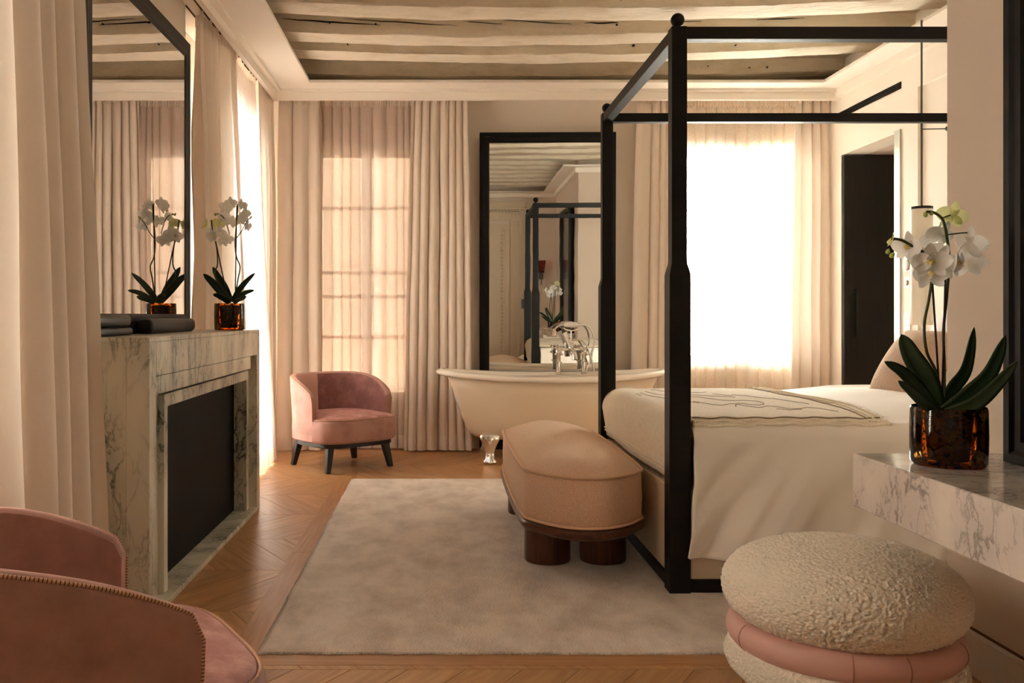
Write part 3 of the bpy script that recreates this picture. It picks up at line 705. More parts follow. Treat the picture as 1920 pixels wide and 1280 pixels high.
cu = mk('cushion', place(pillow(.46, .48, .22), (2.60, 4.98, .925), 0, -PI/2+.58, .10), M['cushion'], smooth='all'); weld(cu)
tag(cu, 'blush boucle cushion leaning on the white pillows', 'cushion')
for k, (x, y, z, ry, lab) in enumerate(((2.80, 4.90, .985, -PI/2+.42, 'white pillow standing right behind the blush cushion'), (3.02, 5.22, .965, -PI/2+.30, 'white pillow against the headboard, farther from the camera'))):
    pl = mk('pillow', place(pillow(.54, .66, .20), (x, y, z), 0, ry, .03), M['linen'], smooth='all'); weld(pl); tag(pl, lab, 'pillow', 'white pillows at the head of the bed')

# ------------------------------------------------------------------ bench at the foot of the bed
BC = (.668, 4.95)
raw = [(.288, -.66), (.288, .66), (.26, .74), (.16, .86), (0, .985), (-.16, .86), (-.26, .74), (-.288, .66), (-.288, -.66), (-.26, -.74), (-.16, -.86), (0, -.985), (.16, -.86), (.26, -.74)]
def barrel(hw, hl, end):
    pts = []
    for i in range(13): a = -1+2*i/12; pts.append((hw*a*-1, -(hl+end*(1-abs(a)**2.2))))
    for i in range(13): a = -1+2*i/12; pts.append((hw*a, hl+end*(1-abs(a)**2.2)))
    return [(p.x, p.y) for p in (Vector((q[0], q[1])) for q in resample([(x, y, 0) for x, y in chaikin(pts, 3)], 120))]
out = barrel(.288, .70, .26)
bench = thing('bench', 'peach upholstered bench with rounded ends on walnut column legs', 'bench', (BC[0], BC[1], .0))
def ring(s, z, grow=0): return [(BC[0]+x*(1+(grow-s)/.286), BC[1]+y*(1+(grow-s)/1.0), z) for x, y in out]
cz = [(0.012, .258), (0, .268), (-.004, .36), (0, .474), (.008, .487)]
rings = [ring(s, z) for s, z in cz]
for k in range(1, 15):
    t = k/15; rings.append(ring(.008+.27*t, .487+.062*math.sin(min(1, t*1.25)*PI/2)*(1-.12*t)))
mk('cushion', g_loft(rings), M['wool'], bench, smooth='all')
for z, off in ((.484, -.002), (.264, -.004)):
    mk('piping', g_tube([Vector((p[0], p[1], z)) for p in ring(off, z)], .0075, 8, closed=True), M['piping'], bench, smooth='all')
mk('tray', g_loft([ring(.05, .196), ring(.012, .203), ring(-.012, .22), ring(-.018, .238), ring(-.012, .252), ring(.02, .257)]), M['walnut_tray'], bench, smooth='all')
for sx in (-1, 1):
    for sy in (-1, 1):
        mk('leg', g_lathe([(.108, .013), (.112, .02), (.112, .2)], 28, (BC[0]+sx*.135-.01, BC[1]+sy*.53)), M['walnut'], bench, smooth=True)

# ------------------------------------------------------------------ boucle pouf
PC = (1.285, 2.90)
pf = thing('pouf', 'round cream boucle pouf with a pink leather belt under the console', 'pouf', (PC[0], PC[1], 0))
def cushion_prof(zc, hh, R, n=40, e=2.5):
    pr = []
    for i in range(n+1):
        a = -PI/2+PI*i/n; c, s = math.cos(a), math.sin(a)
        r = R*max(0, abs(c))**(2/e); z = zc+hh*(abs(s)**(2/2.2))*(1 if s > 0 else -1)
        pr.append((max(r, .002), z))
    return pr
tx = bpy.data.textures.new('boucle_loops', 'CLOUDS'); tx.noise_scale = .009; tx.noise_depth = 2
for nm, zc, hh, R in (('top_cushion', .326, .150, .366), ('bottom_cushion', .105, .104, .358)):
    bm = bmesh.new(); bmesh.ops.create_icosphere(bm, subdivisions=8, radius=1)
    for v_ in bm.verts:
        c = math.hypot(v_.co.x, v_.co.y); s_ = max(-1, min(1, v_.co.z)); r_ = R*c**(2/2.5); k_ = r_/max(c, 1e-6)
        v_.co = (PC[0]+v_.co.x*k_, PC[1]+v_.co.y*k_, zc+hh*math.copysign(abs(s_)**(2/2.2), s_))
    gg = ([tuple(v_.co) for v_ in bm.verts], [tuple(q.index for q in f_.verts) for f_ in bm.faces]); bm.free()
    o = mk(nm, gg, M['boucle'], pf, smooth='all')
    d = o.modifiers.new('loops', 'DISPLACE'); d.texture = tx; d.strength = .016; d.mid_level = .5; d.texture_coords = 'LOCAL'
belt = mk('belt', g_lathe([(.30, .147)]+[(.320+.034*math.cos(a*PI/10-PI/2), .190+.042*math.sin(a*PI/10-PI/2)) for a in range(11)]+[(.30, .235)], 96, PC, caps=False), M['leather'], pf, smooth='all')
for ang in (-PI/2-.33, -PI/2+.12, -PI/2+.9, -PI/2-1.4, PI/2, PI/2+.8):
    pts = [(PC[0]+(.3208+.0335*math.cos(a*PI/12-PI/2))*math.cos(ang), PC[1]+(.3208+.0335*math.cos(a*PI/12-PI/2))*math.sin(ang), .190+.0415*math.sin(a*PI/12-PI/2)) for a in range(1, 12)]
    mk('seam', g_tube(pts, .0018, 5), M['leather_seam'], belt, smooth='all')

# ------------------------------------------------------------------ tub armchairs
def armchair(label, loc, facing, group, inner=('velvet_shaded', 'velvet_shaded', 'velvet_lit'), seat='velvet_seat'):
    """local: front is -y. Lower body, seat crown, wrap-around back with sloping arms, stitched rim, black frame and legs"""
    t = thing('armchair', label, 'chair', (loc[0], loc[1], 0), math.atan2(facing[1], facing[0])+PI/2, group)
    A, B = .372, .365
    def plan(th_, off=0, n=2.5):
        c, s = math.cos(th_), math.sin(th_)
        if s < 0: n = 2.5+1.3*min(1, -s*2)
        return ((A-off)*math.copysign(abs(c)**(2/n), c), (B-off)*math.copysign(abs(s)**(2/n), s))
    N_ = 96
    def oring(off, z): return [plan(2*PI*i/N_, off)+(z,) for i in range(N_)]
    mk('body', g_loft([oring(.03, .222), oring(.012, .228), oring(0, .245), oring(-.002, .32), oring(0, .385), oring(.012, .402), oring(.06, .41)]), M['velvet'], t, smooth='all', local=True)
    cr = [oring(.012, .398), oring(.02, .408)]
    for k in range(1, 12): q = k/12; cr.append([(x*(1-q)/(1-.055), y*(1-q)/(1-.055)+.0, .408+.034*math.sin(min(1, q*1.6)*PI/2)) for x, y, z in oring(.02, 0)])
    mk('seat', g_loft(cr), M['velvet_seat'], t, smooth='all', local=True)
    # wrap-around back
    s_end = math.asin((.17/B)**(3.4/2)); t0, t1 = -s_end, PI+s_end
    NC = 84
    def rim(i):
        th_ = t0+(t1-t0)*i/NC
        x, y = plan(th_); s = max(0, min(1, (y+.17)/(.17+B)))
        h = .585+.150*(1-(1-s)**2.2)
        return th_, h
    xs = [plan(rim(i)[0]) for i in range(NC+1)]
    d0 = [0]
    for i in range(NC): d0.append(d0[-1]+math.dist(xs[i], xs[i+1]))
    def height(i):
        h = rim(i)[1]; d = min(d0[i], d0[-1]-d0[i]); r = .03
        if d < r: h -= r-math.sqrt(max(0, r*r-(r-d)**2))
        return h
    thick = .05
    rimp = []
    rings_o, rings_i = [], []
    for i in range(NC+1):
        th_ = rim(i)[0]; h = height(i)
        flare = .018
        def pt(off, z, th_=th_):
            k = max(0, (z-.40))/.33
            x, y = plan(th_, off-flare*k); return (x, y, z)
        zb = .235
        ro = [pt(-.001, zb+(.40-zb)*j/4) for j in range(5)]+[pt(-.001, .40+(h-.022-.40)*j/6) for j in range(1, 7)]
        top = [pt(thick/2-thick/2*math.cos(a*PI/8), h-.022+.022*math.sin(a*PI/8)) for a in range(1, 8)]
        ri = [pt(thick, h-.022-(h-.022-.39)*j/7) for j in range(8)]
        rings_o.append(ro+top); rings_i.append([top[-1]]+ri)
        rimp.append(Vector(pt(.006, h-.006)))
    bo = g_loft(rings_o, caps=False, closed=False)
    caps = []
    for e in (0, NC):
        V = rings_o[e]+rings_i[e][1:]; caps.append((V, [tuple(range(len(V)))]))
    mk('backrest', geo_join(bo, *caps), M['velvet'], t, smooth=True, local=True)
    cut1, cut2 = int(NC*.30), int(NC*.52)
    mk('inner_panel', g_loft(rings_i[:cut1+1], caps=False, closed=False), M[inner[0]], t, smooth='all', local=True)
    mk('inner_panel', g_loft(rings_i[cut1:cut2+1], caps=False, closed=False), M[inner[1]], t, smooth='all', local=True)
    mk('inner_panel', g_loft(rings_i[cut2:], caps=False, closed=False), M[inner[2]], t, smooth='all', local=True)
    def piping(pts, r, nm='piping'):
        o = mk(nm, g_tube(pts, r, 6), M['stitched'], t, smooth='all', local=True)
        at_ = o.data.attributes.new('along', 'FLOAT', 'POINT')
        dd = [0]
        for i in range(len(pts)-1): dd.append(dd[-1]+(pts[i+1]-pts[i]).length)
        for i in range(len(pts)):
            for k in range(6): at_.data[i*6+k].value = dd[i]
        return o
    e0 = [Vector((rings_o[0][j][0], rings_o[0][j][1]-.001, rings_o[0][j][2])) for j in range(4, 11)]
    e1 = [Vector((rings_o[NC][j][0], rings_o[NC][j][1]-.001, rings_o[NC][j][2])) for j in range(10, 3, -1)]
    piping(e0+rimp[1:-1]+e1, .0042)
    fr = [Vector(plan(PI+s_end+.0+(PI-2*s_end)*i/50, .010)+(.404,)) for i in range(51)]
    piping(fr, .0042)
    mk('base_frame', g_loft([oring(.045, .188), oring(.03, .19), oring(.03, .224), oring(.045, .226)]), M['ebony'], t, smooth=True, local=True)
    for sx in (-1, 1):
        for sy in (-1, 1):
            def lr(z, q, hw): return [(sx*(.255+q)+a*hw, sy*(.235+q*.8)+b*hw, z) for a, b in ((-1, -1), (1, -1), (1, 1), (-1, 1))]
            mk('leg', g_loft([lr(0, .035, .017), lr(.01, .034, .019), lr(.195, 0, .028)]), M['ebony'], t, bevel=.004, local=True)
    return t
armchair('pink velvet tub chair facing the room between the sheers and the rug', (-.79, 7.28), (.62, -.785), 'pink tub armchairs')
armchair('pink velvet tub chair seen from behind, next to the large creamy drape', (-.815, 2.085), (.86, .51), 'pink tub armchairs', ('velvet', 'velvet', 'velvet'))

# ------------------------------------------------------------------ bathtub
TC = (.950, 7.70)
tub = thing('bathtub', 'freestanding cream roll-top bathtub on chrome claw feet', 'bathtub', (TC[0], TC[1], 0))
def trim_z(x): return .690+.050*min(1, abs(x)/.98)**2.2
def tring(hl, hw, zf, n=96, e=2.35):
    r = []
    for i in range(n):
        a = 2*PI*i/n; c, s = math.cos(a), math.sin(a)
        x = hl*math.copysign(abs(c)**(2/e), c); y = hw*math.copysign(abs(s)**(2/e), s)
        r.append((TC[0]+x, TC[1]+y, zf(x/hl*.98)))
    return r
rings = []
prof = [(.30, .12, .165), (.55, .20, .168), (.66, .235, .185), (.71, .255, .22), (.735, .27, .27), (.785, .295, .40), (.845, .318, .55), (.90, .335, .66)]
for hl, hw, z in prof: rings.append(tring(hl, hw, lambda x, z=z: z+(trim_z(x)-.690)*max(0, (z-.3)/.36)))
mk('shell', g_loft(rings), M['tubpaint'], tub, smooth='all')
ri = []
for k in range(13):
    a = -PI*.62+PI*1.24*k/12      # rolled lip
    ri.append(tring(.945+.042*math.cos(a), .333+.036*math.cos(a), lambda x, a=a: trim_z(x)-.012+.026*math.sin(a)))
for hl, hw, dz in ((.90, .30, .0), (.875, .285, -.05), (.82, .27, -.2), (.74, .24, -.38), (.60, .18, -.45), (.3, .08, -.46)):
    ri.append(tring(hl, hw, lambda x, dz=dz: (trim_z(x)-.006+dz) if dz > -.1 else .684+dz))
mk('lip', g_loft([tring(.90, .335, lambda x: trim_z(x)-.03)]+ri, caps=False)[0:2], M['enamel'], tub, smooth='all')
for sx in (-1, 1):
    for sy in (-1, 1):
        fx, fy = TC[0]+sx*.545, TC[1]+sy*.33
        rings = []
        for z, rx, ry, oy in ((.0, .040, .038, .03), (.012, .052, .048, .034), (.03, .048, .046, .03), (.045, .034, .034, .02), (.09, .034, .034, .012), (.14, .046, .040, .01), (.19, .070, .048, .005), (.215, .082, .052, 0), (.235, .080, .05, -.01), (.252, .045, .036, -.03), (.256, .01, .01, -.05)):
            rr = []
            for i in range(40):
                a = 2*PI*i/40; lob = 1+.13*math.cos(5*a+PI/2)*(1 if z < .2 else .4)
                rr.append((fx+rx*math.cos(a)*lob, fy+sy*(oy)+ry*math.sin(a)*lob, z))
            rings.append(rr)
        mk('claw_foot', g_loft(rings), M['chrome'], tub, smooth='all', label='chrome claw foot')
# mixer on the far rim
tap = mk('bath_tap', g_tube([(1.055, 8.0, .905), (1.255, 8.0, .905)], .014, 12), M['chrome'], tub, smooth=True, label='chrome bath mixer with hand shower')
ZR = trim_z(.1)
for x in (.835+.0, 1.062): pass
for x in (1.045, 1.268):
    pr = [(.026, ZR), (.026, ZR+.008), (.019, ZR+.012), (.019, ZR+.09), (.032, ZR+.094), (.032, ZR+.102), (.018, ZR+.108), (.020, ZR+.16), (.028, ZR+.18), (.028, ZR+.215), (.018, ZR+.235), (.004, ZR+.24)]
    mk('pillar', g_lathe(pr, 20, (x, 8.0)), M['chrome'], tap, smooth=True)
    hx = x
    gs = [g_xform(g_lathe([(.006, 0), (.008, .03), (.011, .042), (.006, .05)], 10), Matrix.Translation((hx, 7.97, ZR+.2)) @ Matrix.Rotation(q*PI/2+PI/4, 4, 'Y') @ Matrix.Rotation(PI/2, 4, 'X').inverted() @ Matrix.Rotation(PI/2, 4, 'X')) for q in range(4)]
    gs.append(g_xform(g_lathe([(.014, -.02), (.014, .05), (.004, .055)], 14), Matrix.Translation((hx, 8.0, ZR+.2)) @ Matrix.Rotation(PI/2, 4, 'X')))
    mk('cross_handle', geo_join(*gs), M['chrome'], tap, smooth=True)
cx = 1.157
mk('spout', geo_join(g_tube(smooth_path([(cx, 8.0, .905), (cx, 7.95, .895), (cx+.012, 7.90, .865), (cx+.018, 7.885, .82)], 5), lambda t: .020+.008*t, 14), g_lathe([(.022, .86), (.026, .90), (.024, .95), (.014, .965)], 16, (cx, 8.0))), M['chrome'], tap, smooth=True)
mk('lever', g_tube([(cx-.012, 7.97, .93), (cx-.055, 7.95, 1.035), (cx-.062, 7.945, 1.05)], lambda t: .012+.006*t, 12), M['white'], tap, smooth=True, label='white porcelain lever')
mk('cradle', geo_join(g_tube([(cx, 8.0, .96), (cx, 8.0, 1.07)], .007, 8), g_tube(smooth_path([(cx-.065, 8.0, 1.115), (cx-.055, 8.0, 1.085), (cx, 8.0, 1.068), (cx+.055, 8.0, 1.085), (cx+.065, 8.0, 1.115)], 5), .006, 8)), M['chrome'], tap, smooth=True)
hs_pts = [(cx-.155, 8.0, 1.03), (cx-.15, 8.0, 1.07), (cx-.13, 8.0, 1.10), (cx-.09, 8.0, 1.122), (cx-.06, 8.0, 1.124)]
mk('shower_head', geo_join(g_lathe([(.058, 1.018), (.062, 1.026), (.050, 1.04), (.028, 1.06), (.018, 1.085), (.004, 1.09)], 24, (cx-.155, 8.0)), g_tube(smooth_path(hs_pts, 5), .009, 10)), M['chrome'], tap, smooth=True)
mk('hose_connector', g_tube([(cx+.06, 8.0, 1.122), (cx+.10, 8.0, 1.122)], .011, 10), M['chrome'], tap, smooth=True)
mk('shower_handle', g_xform(g_lathe([(.01, -.062), (.021, -.05), (.026, 0), (.021, .05), (.01, .062)], 18), Matrix.Translation((cx, 8.0, 1.122)) @ Matrix.Rotation(PI/2, 4, 'Y')), M['white'], tap, smooth=True, label='white porcelain grip')
mk('hose', g_tube(smooth_path([(cx+.10, 8.0, 1.122), (cx+.15, 8.0, 1.11), (cx+.19, 8.0, 1.05), (cx+.20, 8.0, .97), (cx+.175, 7.99, .84), (cx+.15, 7.99, .76), (cx+.125, 7.98, .70)], 7), .0095, 8), M['chrome'], tap, smooth=True)
mk('hose', g_tube(smooth_path([(cx, 7.98, .985), (cx+.05, 7.97, .99), (cx+.10, 7.96, .975), (cx+.14, 7.96, .92), (cx+.165, 7.97, .84), (cx+.19, 7.98, .76), (cx+.20, 7.98, .70)], 7), .0085, 8), M['chrome'], tap, smooth=True)

# ------------------------------------------------------------------ potted orchids
def g_leaf(path, w, twist=0, fold=.25):
    P = smooth_path(path, 6); n = len(P)-1; V = []; F = []
    for i, p in enumerate(P):
        t = i/n; tan = (P[min(i+1, n)]-P[max(i-1, 0)]).normalized()
        side = tan.cross(Vector((0, -1, 0)))
        if side.length < .2: side = tan.cross(Vector((1, 0, 0)))
        side.normalize(); nor = side.cross(tan).normalized()
        a = twist; sd = side*math.cos(a)+nor*math.sin(a); nn = nor*math.cos(a)-side*math.sin(a)
        ww = w*(.35+.65*math.sin(PI*min(1, (t*.80+.18))))*(1-max(0, (t-.8)/.2)**2.2)+.0008
        for k in (-1, -.5, 0, .5, 1): V.append(tuple(p+sd*k*ww*.5+nn*(abs(k)*ww*fold*.5)))
    m = 5
    for i in range(n):
        for k in range(m-1): F.append((i*m+k, i*m+k+1, (i+1)*m+k+1, (i+1)*m+k))
    return V, F
def petal_mesh(name, L_, w, cup, m):
    def f(u, v):
        t = v; ww = w*(math.sin(PI*min(1, .10+.90*t))**.62 if t < 1 else 0)
        a = (2*u-1)
        return (a*ww/2, L_*t, cup*(t*t)*.6-cup*.5*math.sin(PI*t)+.25*cup*a*a)
    g = g_grid(f, 8, 8); me = bpy.data.meshes.new(name); me.from_pydata(g[0], [], g[1]); me.materials.append(m); me.update()
    for p in me.polygons: p.use_smooth = True
    return me
PET = {}
for key, m in (('w', M['petal']), ('g', M['petal_green'])):
    PET[key] = (petal_mesh('petal', 1.0, .95, .22, m), petal_mesh('petal', 1.0, .62, .18, m))
def flower(parent, base, pos, face, size, key='w', roll=0, detail=True):
    """lip at the centre, two broad petals and three sepals around it as sub-parts"""
    face = Vector(face).normalized(); up = Vector((0, 0, 1)); x = up.cross(face).normalized(); y = face.cross(x)
    R = Matrix((x, y, face)).transposed().to_4x4() @ Matrix.Rotation(roll, 4, 'Z')
    s = size*.6
    lip = geo_join(g_xform(g_lathe([(.02, -.05), (.12, .02), (.16, .14), (.10, .26), (.02, .30)], 8), Matrix.Translation((0, -.10, .0))), g_xform(g_lathe([(.10, 0), (.17, .05), (.06, .12)], 8), Matrix.Translation((-.13, .0, .04))), g_xform(g_lathe([(.10, 0), (.17, .05), (.06, .12)], 8), Matrix.Translation((.13, .0, .04))))
    fl = mk('flower', g_xform(lip, Matrix.Diagonal((s*.72, s*.72, s*.8, 1))), M['lip'], parent, smooth='all', local=True)
    fl.location = Vector(pos)-Vector(base); fl.rotation_euler = R.to_euler()
    for a, k, sc in ((PI/2, 0, .98), (-PI/2, 0, .98), (0, 1, .92), (PI*.78, 1, .92), (-PI*.78, 1, .92)):
        o = bpy.data.objects.new('petal', PET[key][k]); COL.objects.link(o); o.parent = fl
        o.rotation_euler = (0, 0, a+random.uniform(-.08, .08)); o.scale = (s*sc, s*sc, s*random.uniform(.6, 1.3)); o.location = (0, 0, -.03*s if k else .03*s)
    return fl
def orchid(label, base, rpot, hpot, leaves, stems, stakes, flowers, buds, Yc):
    t = thing('potted_orchid', label, 'plant', base, 0, 'white orchids in tortoiseshell pots')
    b = Vector(base)
    pr = [(rpot*.90, 0.0), (rpot*.985, hpot*.05), (rpot*1.0, hpot*.5), (rpot*.985, hpot*.95), (rpot*.97, hpot*.985), (rpot*.955, hpot)]
    mk('pot', g_lathe(pr, 48, caps=False), M['tortoise'], t, smooth='all', local=True)
    mk('pot_base', g_lathe([(rpot*.90, 0), (rpot*.92, .008)], 40), M['tortoise'], t, local=True)
    mk('soil', g_lathe([(rpot*.52, .014), (rpot*.64, hpot*.88), (rpot*.5, hpot*.93), (.001, hpot*.95)], 24), M['soil'], t, smooth=True, local=True)
    for pth, w, tw in leaves:
        o = mk('leaf', g_leaf([at(x, y, Yc+dy) for x, y, dy in pth], w, tw), M['leaf'], t, smooth='all')
        s_ = o.modifiers.new('thickness', 'SOLIDIFY'); s_.thickness = .0022
    for pth, r in stems: mk('stem', g_tube(smooth_path([at(x, y, Yc+dy) for x, y, dy in pth], 5), r, 7), M['stem'], t, smooth='all')
    for a, c, r in stakes: mk('stake', g_tube([at(a[0], a[1], Yc+a[2]), at(c[0], c[1], Yc+c[2])], r, 6), M['stake'], t, smooth='all')
    for x, y, dy, face, size, key, roll in flowers: flower(t, base, at(x, y, Yc+dy), face, size, key, roll)
    for x, y, dy, sz in buds:
        p = at(x, y, Yc+dy)
        mk('bud', g_xform(g_lathe([(.001, -1), (.5, -.8), (.72, -.2), (.6, .4), (.25, .85), (.001, 1)], 12), Matrix.Translation(p) @ Matrix.Rotation(random.uniform(-.6, .6), 4, 'Y') @ Matrix.Scale(sz, 4)), M['bud'], t, smooth='all')
    return t
Y1 = 2.68
orchid('white orchid in a tortoiseshell pot on the marble console beside the bed', (1.503, Y1, .761), .104, .172,
  [([(1760, 770, 0), (1738, 715, -.01), (1708, 665, .0), (1690, 626, .02)], .060, .2), ([(1758, 772, -.02), (1722, 728, -.05), (1690, 695, -.07), (1658, 677, -.09)], .036, .3),
   ([(1757, 775, -.03), (1735, 758, -.06), (1708, 732, -.08), (1684, 713, -.09)], .030, .5), ([(1768, 772, .01), (1785, 730, .02), (1812, 690, .03), (1827, 613, .05)], .038, .1),
   ([(1770, 772, -.01), (1812, 742, -.03), (1855, 700, -.05), (1886, 628, -.06)], .048, .15), ([(1774, 776, -.03), (1822, 760, -.06), (1862, 728, -.08), (1908, 677, -.10)], .042, .2)],
  [([(1766, 775, 0), (1758, 705, 0), (1738, 660, .0), (1733, 610, 0), (1742, 560, 0), (1748, 510, 0), (1740, 480, 0), (1712, 462, -.01), (1690, 450, -.01), (1672, 447, -.01)], .0042),
   ([(1770, 775, .01), (1771, 690, .01), (1769, 620, .01), (1775, 560, .01), (1780, 490, .01), (1777, 455, .01), (1772, 425, .0), (1765, 408, .0), (1750, 398, 0), (1737, 397, 0)], .0040),
   ([(1768, 408, 0), (1782, 403, .01)], .002), ([(1776, 440, 0), (1800, 437, .01), (1816, 436, .02)], .002)],
  [((1764, 775, 0), (1747, 512, 0), .0032), ((1766, 775, -.01), (1774, 470, 0), .0034)],
  [(1787, 404, .03, (.25, .85, .25), .082, 'g', .2), (1745, 490, -.03, (-.25, -1, -.05), .100, 'w', 0), (1736, 474, .01, (-.45, -.85, .1), .096, 'w', .15), (1702, 462, .0, (-.9, -.5, -.1), .085, 'w', -.1),
   (1768, 492, -.02, (.05, -1, -.12), .098, 'w', -.15), (1795, 490, -.03, (.75, -.6, -.2), .098, 'w', .1), (1818, 455, .02, (.85, .4, .15), .094, 'w', .2), (1815, 492, .03, (.7, .6, -.1), .09, 'w', 0),
   (1765, 440, .02, (-.1, .8, .5), .082, 'w', .3), (1748, 438, .03, (-.5, .5, .6), .075, 'w', .2), (1746, 511, -.02, (-.05, -1, -.15), .10, 'w', .05), (1672, 449, 0, (-.8, .2, .3), .042, 'g', .3)],
  [(1735, 402, 0, .009), (1746, 399, .0, .008), (1665, 471, 0, .009), (1673, 478, -.01, .010)], Y1)
Y2 = 5.40
orchid('white orchid in a tortoiseshell pot on the end of the mantel', (-1.2547, Y2, FZ), .089, .160,
  [([(432, 566, 0), (414, 545, 0), (398, 528, 0), (381, 513, 0)], .050, .15), ([(434, 566, .02), (422, 540, .03), (410, 520, .03), (399, 500, .03)], .048, .1), ([(436, 566, 0), (448, 545, -.02), (462, 528, -.03), (479, 511, -.04)], .036, .2),
   ([(438, 568, -.02), (450, 556, -.05), (462, 548, -.07), (477, 544, -.09)], .032, .35), ([(430, 568, -.03), (418, 558, -.08), (408, 553, -.10), (399, 552, -.12)], .036, .4), ([(440, 568, -.02), (448, 562, -.05), (456, 559, -.07), (462, 555, -.08)], .026, .4)],
  [([(440, 565, 0), (446, 525, 0), (450, 500, 0), (443, 480, 0), (441, 450, 0), (445, 400, 0), (445, 382, 0)], .0042), ([(442, 448, 0), (452, 435, 0), (460, 420, 0), (468, 409, 0)], .003),
   ([(428, 565, 0), (403, 518, 0), (408, 495, 0), (406, 462, 0), (400, 440, 0), (396, 412, 0)], .0042), ([(430, 438, 0), (422, 412, 0), (412, 402, 0), (404, 402, 0)], .003)],
  [((441, 565, 0), (444, 385, 0), .0036), ((428, 565, 0), (404, 450, 0), .0036)],
  [(386, 421, 0, (-.7, -.5, .2), .070, 'g', .1), (390, 430, .03, (-.5, .6, 0), .075, 'w', 0), (398, 442, -.03, (-.5, -.85, -.1), .085, 'w', .1), (412, 436, 0, (.2, .9, 0), .085, 'w', .2), (420, 450, -.02, (.3, .8, -.2), .080, 'w', .1), (410, 418, .02, (-.2, .9, .2), .075, 'g', .3),
   (428, 448, .01, (.4, .7, -.2), .072, 'w', 0), (425, 388, 0, (-.5, .7, .2), .082, 'w', .2), (422, 405, .02, (-.6, .6, 0), .078, 'w', 0), (434, 415, -.01, (-.3, .9, -.1), .075, 'w', .4), (454, 384, 0, (.5, .7, .3), .072, 'w', .1), (460, 399, 0, (.6, .7, 0), .08, 'w', .2), (452, 410, .02, (.3, .9, 0), .08, 'w', .1), (464, 424, -.01, (.6, .6, -.2), .072, 'w', 0), (433, 380, .02, (0, .9, .4), .07, 'w', 0)],
  [(404, 402, 0, .010), (409, 401, 0, .008), (470, 408, 0, .009), (472, 406, 0, .007)], Y2)

# ------------------------------------------------------------------ wall fittings, pendant, wardrobe
pen = thing('pendant_lamp', 'long white cylinder pendant hanging at the far bedside', 'lamp', (3.187, 6.0, 1.15))
mk('cable', g_tube([(3.187, 6.0, 1.92), (3.187, 6.0, ZS+.0)], .0065, 8), M['grey'], pen, smooth=True)
mk('lamp_shade', g_lathe([(.063, 1.14), (.067, 1.145), (.067, 1.905), (.05, 1.905), (.001, 1.905)], 32, (3.187, 6.0)), M['lampshade'], pen, smooth=True)
mk('cap', g_lathe([(.068, 1.906), (.068, 1.922), (.01, 1.926)], 32, (3.187, 6.0)), M['ebony'], pen, smooth=True)
mk('bracket', geo_join(g_tube([(3.187, 6.0, 2.435), (XR+.02, 6.0, 2.44)], .004, 8), g_lathe([(.001, 2.42), (.016, 2.43), (.018, 2.44), (.012, 2.452), (.001, 2.456)], 12, (3.36, 6.0))), M['grey'], pen, smooth=True)
vent = thing('air_vent', 'long black slot of the air vent high on the right wall', 'vent', (XR, 7.33, 2.9))
mk('slot', g_box(XR-.006, XR+.002, 6.80, 7.86, 2.905, 2.957), M['insert'], vent)
for k in range(3): mk('blade', g_box(XR-.008, XR-.001, 6.82, 7.84, 2.914+k*.015, 2.917+k*.015), M['blackframe'], vent)
wd = thing('wardrobe', 'black-brown wardrobe door in the passage beside the right window', 'wardrobe', (3.75, 7.775, 0))
mk('body', g_box(XR+.21, 4.5, 7.825, 8.19, .02, 2.58), M['wardrobe'], wd)
dr = mk('door', g_box(XR+.003, 4.05, 7.77, 7.815, .02, 2.572), M['wardrobe'], wd, bevel=.003)
mk('handle', g_box(3.555, 3.57, 7.74, 7.772, 1.02, 1.43), M['ebony'], dr)
def plate(name, label, cat, y, z, w, h, extra):
    t = thing(name, label, cat, (XR, y, z))
    mk('plate', g_box(XR-.010, XR, y-w/2, y+w/2, z-h/2, z+h/2), M['white'], t, bevel=.002)
    for nm, g, m in extra(y, z): mk(nm, g, m, t, smooth=True)
def dial(y, z, r): return g_xform(g_lathe([(r, 0), (r, .008), (r*.9, .012)], 24), Matrix.Translation((XR-.010, y, z)) @ Matrix.Rotation(-PI/2, 4, 'Y'))
def dialring(y, z, r): return g_xform(g_lathe([(r, 0), (r, .004)], 24), Matrix.Translation((XR-.009, y, z)) @ Matrix.Rotation(-PI/2, 4, 'Y'))
plate('thermostat', 'white thermostat with a round dial, topmost plate beside the passage', 'thermostat', 6.70, 1.575, .10, .10, lambda y, z: [('dial', dial(y, z, .038), M['white']), ('ring', dialring(y, z, .041), M['grey'])])
plate('light_switch', 'white switch with small round knob under the thermostat', 'switch', 6.70, 1.445, .085, .085, lambda y, z: [('knob', dial(y, z, .018), M['white']), ('ring', dialring(y, z, .021), M['grey'])])
plate('socket_panel', 'tall white panel with stacked switches just above the pillows', 'switch', 6.70, 1.14, .09, .18, lambda y, z: [('rocker', g_box(XR-.013, XR-.009, y-.03, y+.03, z+.035+k*-.045, z+.037+k*-.045), M['grey']) for k in range(4)])

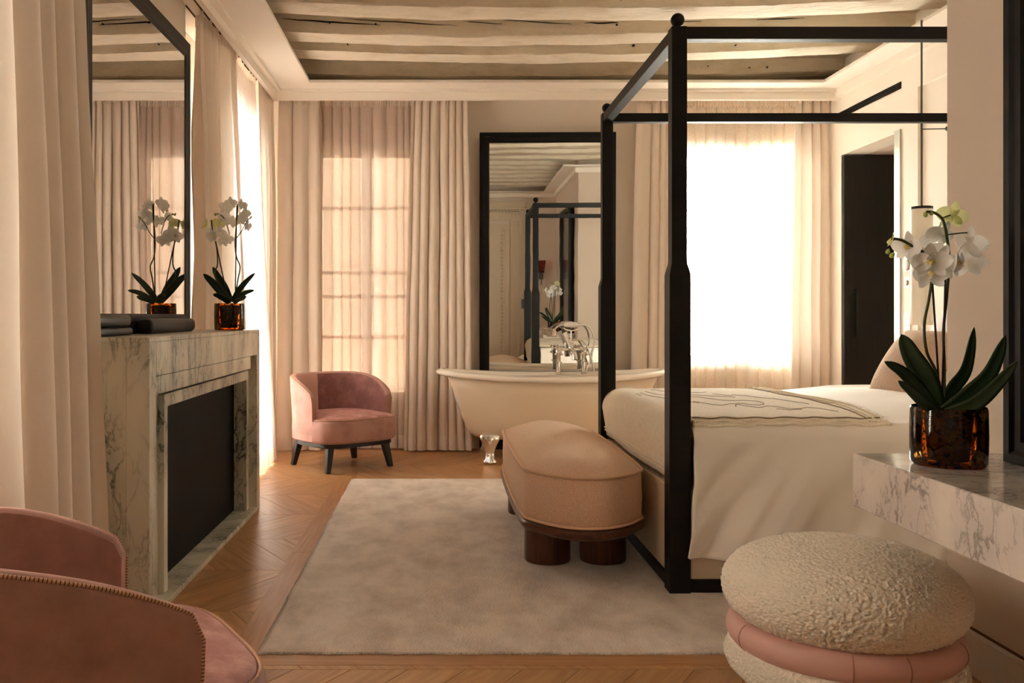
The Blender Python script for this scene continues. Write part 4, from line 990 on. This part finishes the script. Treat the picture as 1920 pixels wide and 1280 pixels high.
# ------------------------------------------------------------------ rear of the room, seen only in the standing mirror
dj = mk('door_1', g_box(-.35, .95, YR-.02, YR+.03, 0, 2.6), M['joinery']); dj['kind'] = 'structure'
mk('architrave', geo_join(g_box(.95, 1.12, YR, YR+.07, 0, 2.66), g_box(-.55, -.35, YR, YR+.07, 0, 2.66), g_box(.86, .94, YR+.03, YR+.05, .2, 2.5)), M['joinery'], dj, bevel=.006)
mk('fluting', geo_join(*[g_box(.97+.045*k, .99+.045*k, YR+.07, YR+.085, .1, 2.6) for k in range(4)]), M['joinery'], dj)
mk('cornice', geo_join(g_box(-.6, 1.15, YR, YR+.08, 2.66, 2.82), g_box(-.65, 1.25, YR, YR+.14, 2.90, 3.0), g_box(-.62, 1.20, YR, YR+.11, 2.86, 2.90)), M['joinery'], dj)
for k in range(30): mk('dentil', g_box(-.58+.058*k, -.55+.058*k, YR, YR+.10, 2.825, 2.86), M['joinery'], dj)
for k in range(34): mk('bead', g_lathe([(.001, .25+.068*k), (.022, .27+.068*k), (.022, .285+.068*k), (.001, .305+.068*k)], 8, (.80, YR+.035)), M['joinery'], dj)
sc = thing('wall_sconce', 'amber tortoiseshell wall sconce seen in the standing mirror', 'lamp', (1.52, YR+.1, 1.62))
mk('shade', g_lathe([(.055, 1.70), (.075, 1.93), (.07, 1.93), (.05, 1.70)], 24, (1.52, YR+.1), caps=False), M['tortoise'], sc, smooth=True)
mk('bracket', geo_join(g_box(1.48, 1.56, YR, YR+.06, 1.58, 1.72), g_tube([(1.52, YR+.1, 1.48), (1.52, YR+.1, 1.72)], .012, 8), g_tube([(1.52, YR+.03, 1.65), (1.52, YR+.1, 1.65)], .012, 8)), M['grey'], sc)
sw = thing('rear_switch_plate', 'grey metal switch plate seen in the standing mirror', 'switch', (1.22, YR, 1.12))
mk('plate', g_box(1.16, 1.28, YR, YR+.012, 1.04, 1.22), M['grey'], sw, bevel=.003)
for i in range(2):
    for j in range(3): mk('button', g_lathe([(.010, 0), (.008, .01)], 8), M['chrome'], sw, local=True).matrix_local = Matrix.Translation((-.025+.05*i, .012, -.035+.05*j)) @ Matrix.Rotation(-PI/2, 4, 'X')
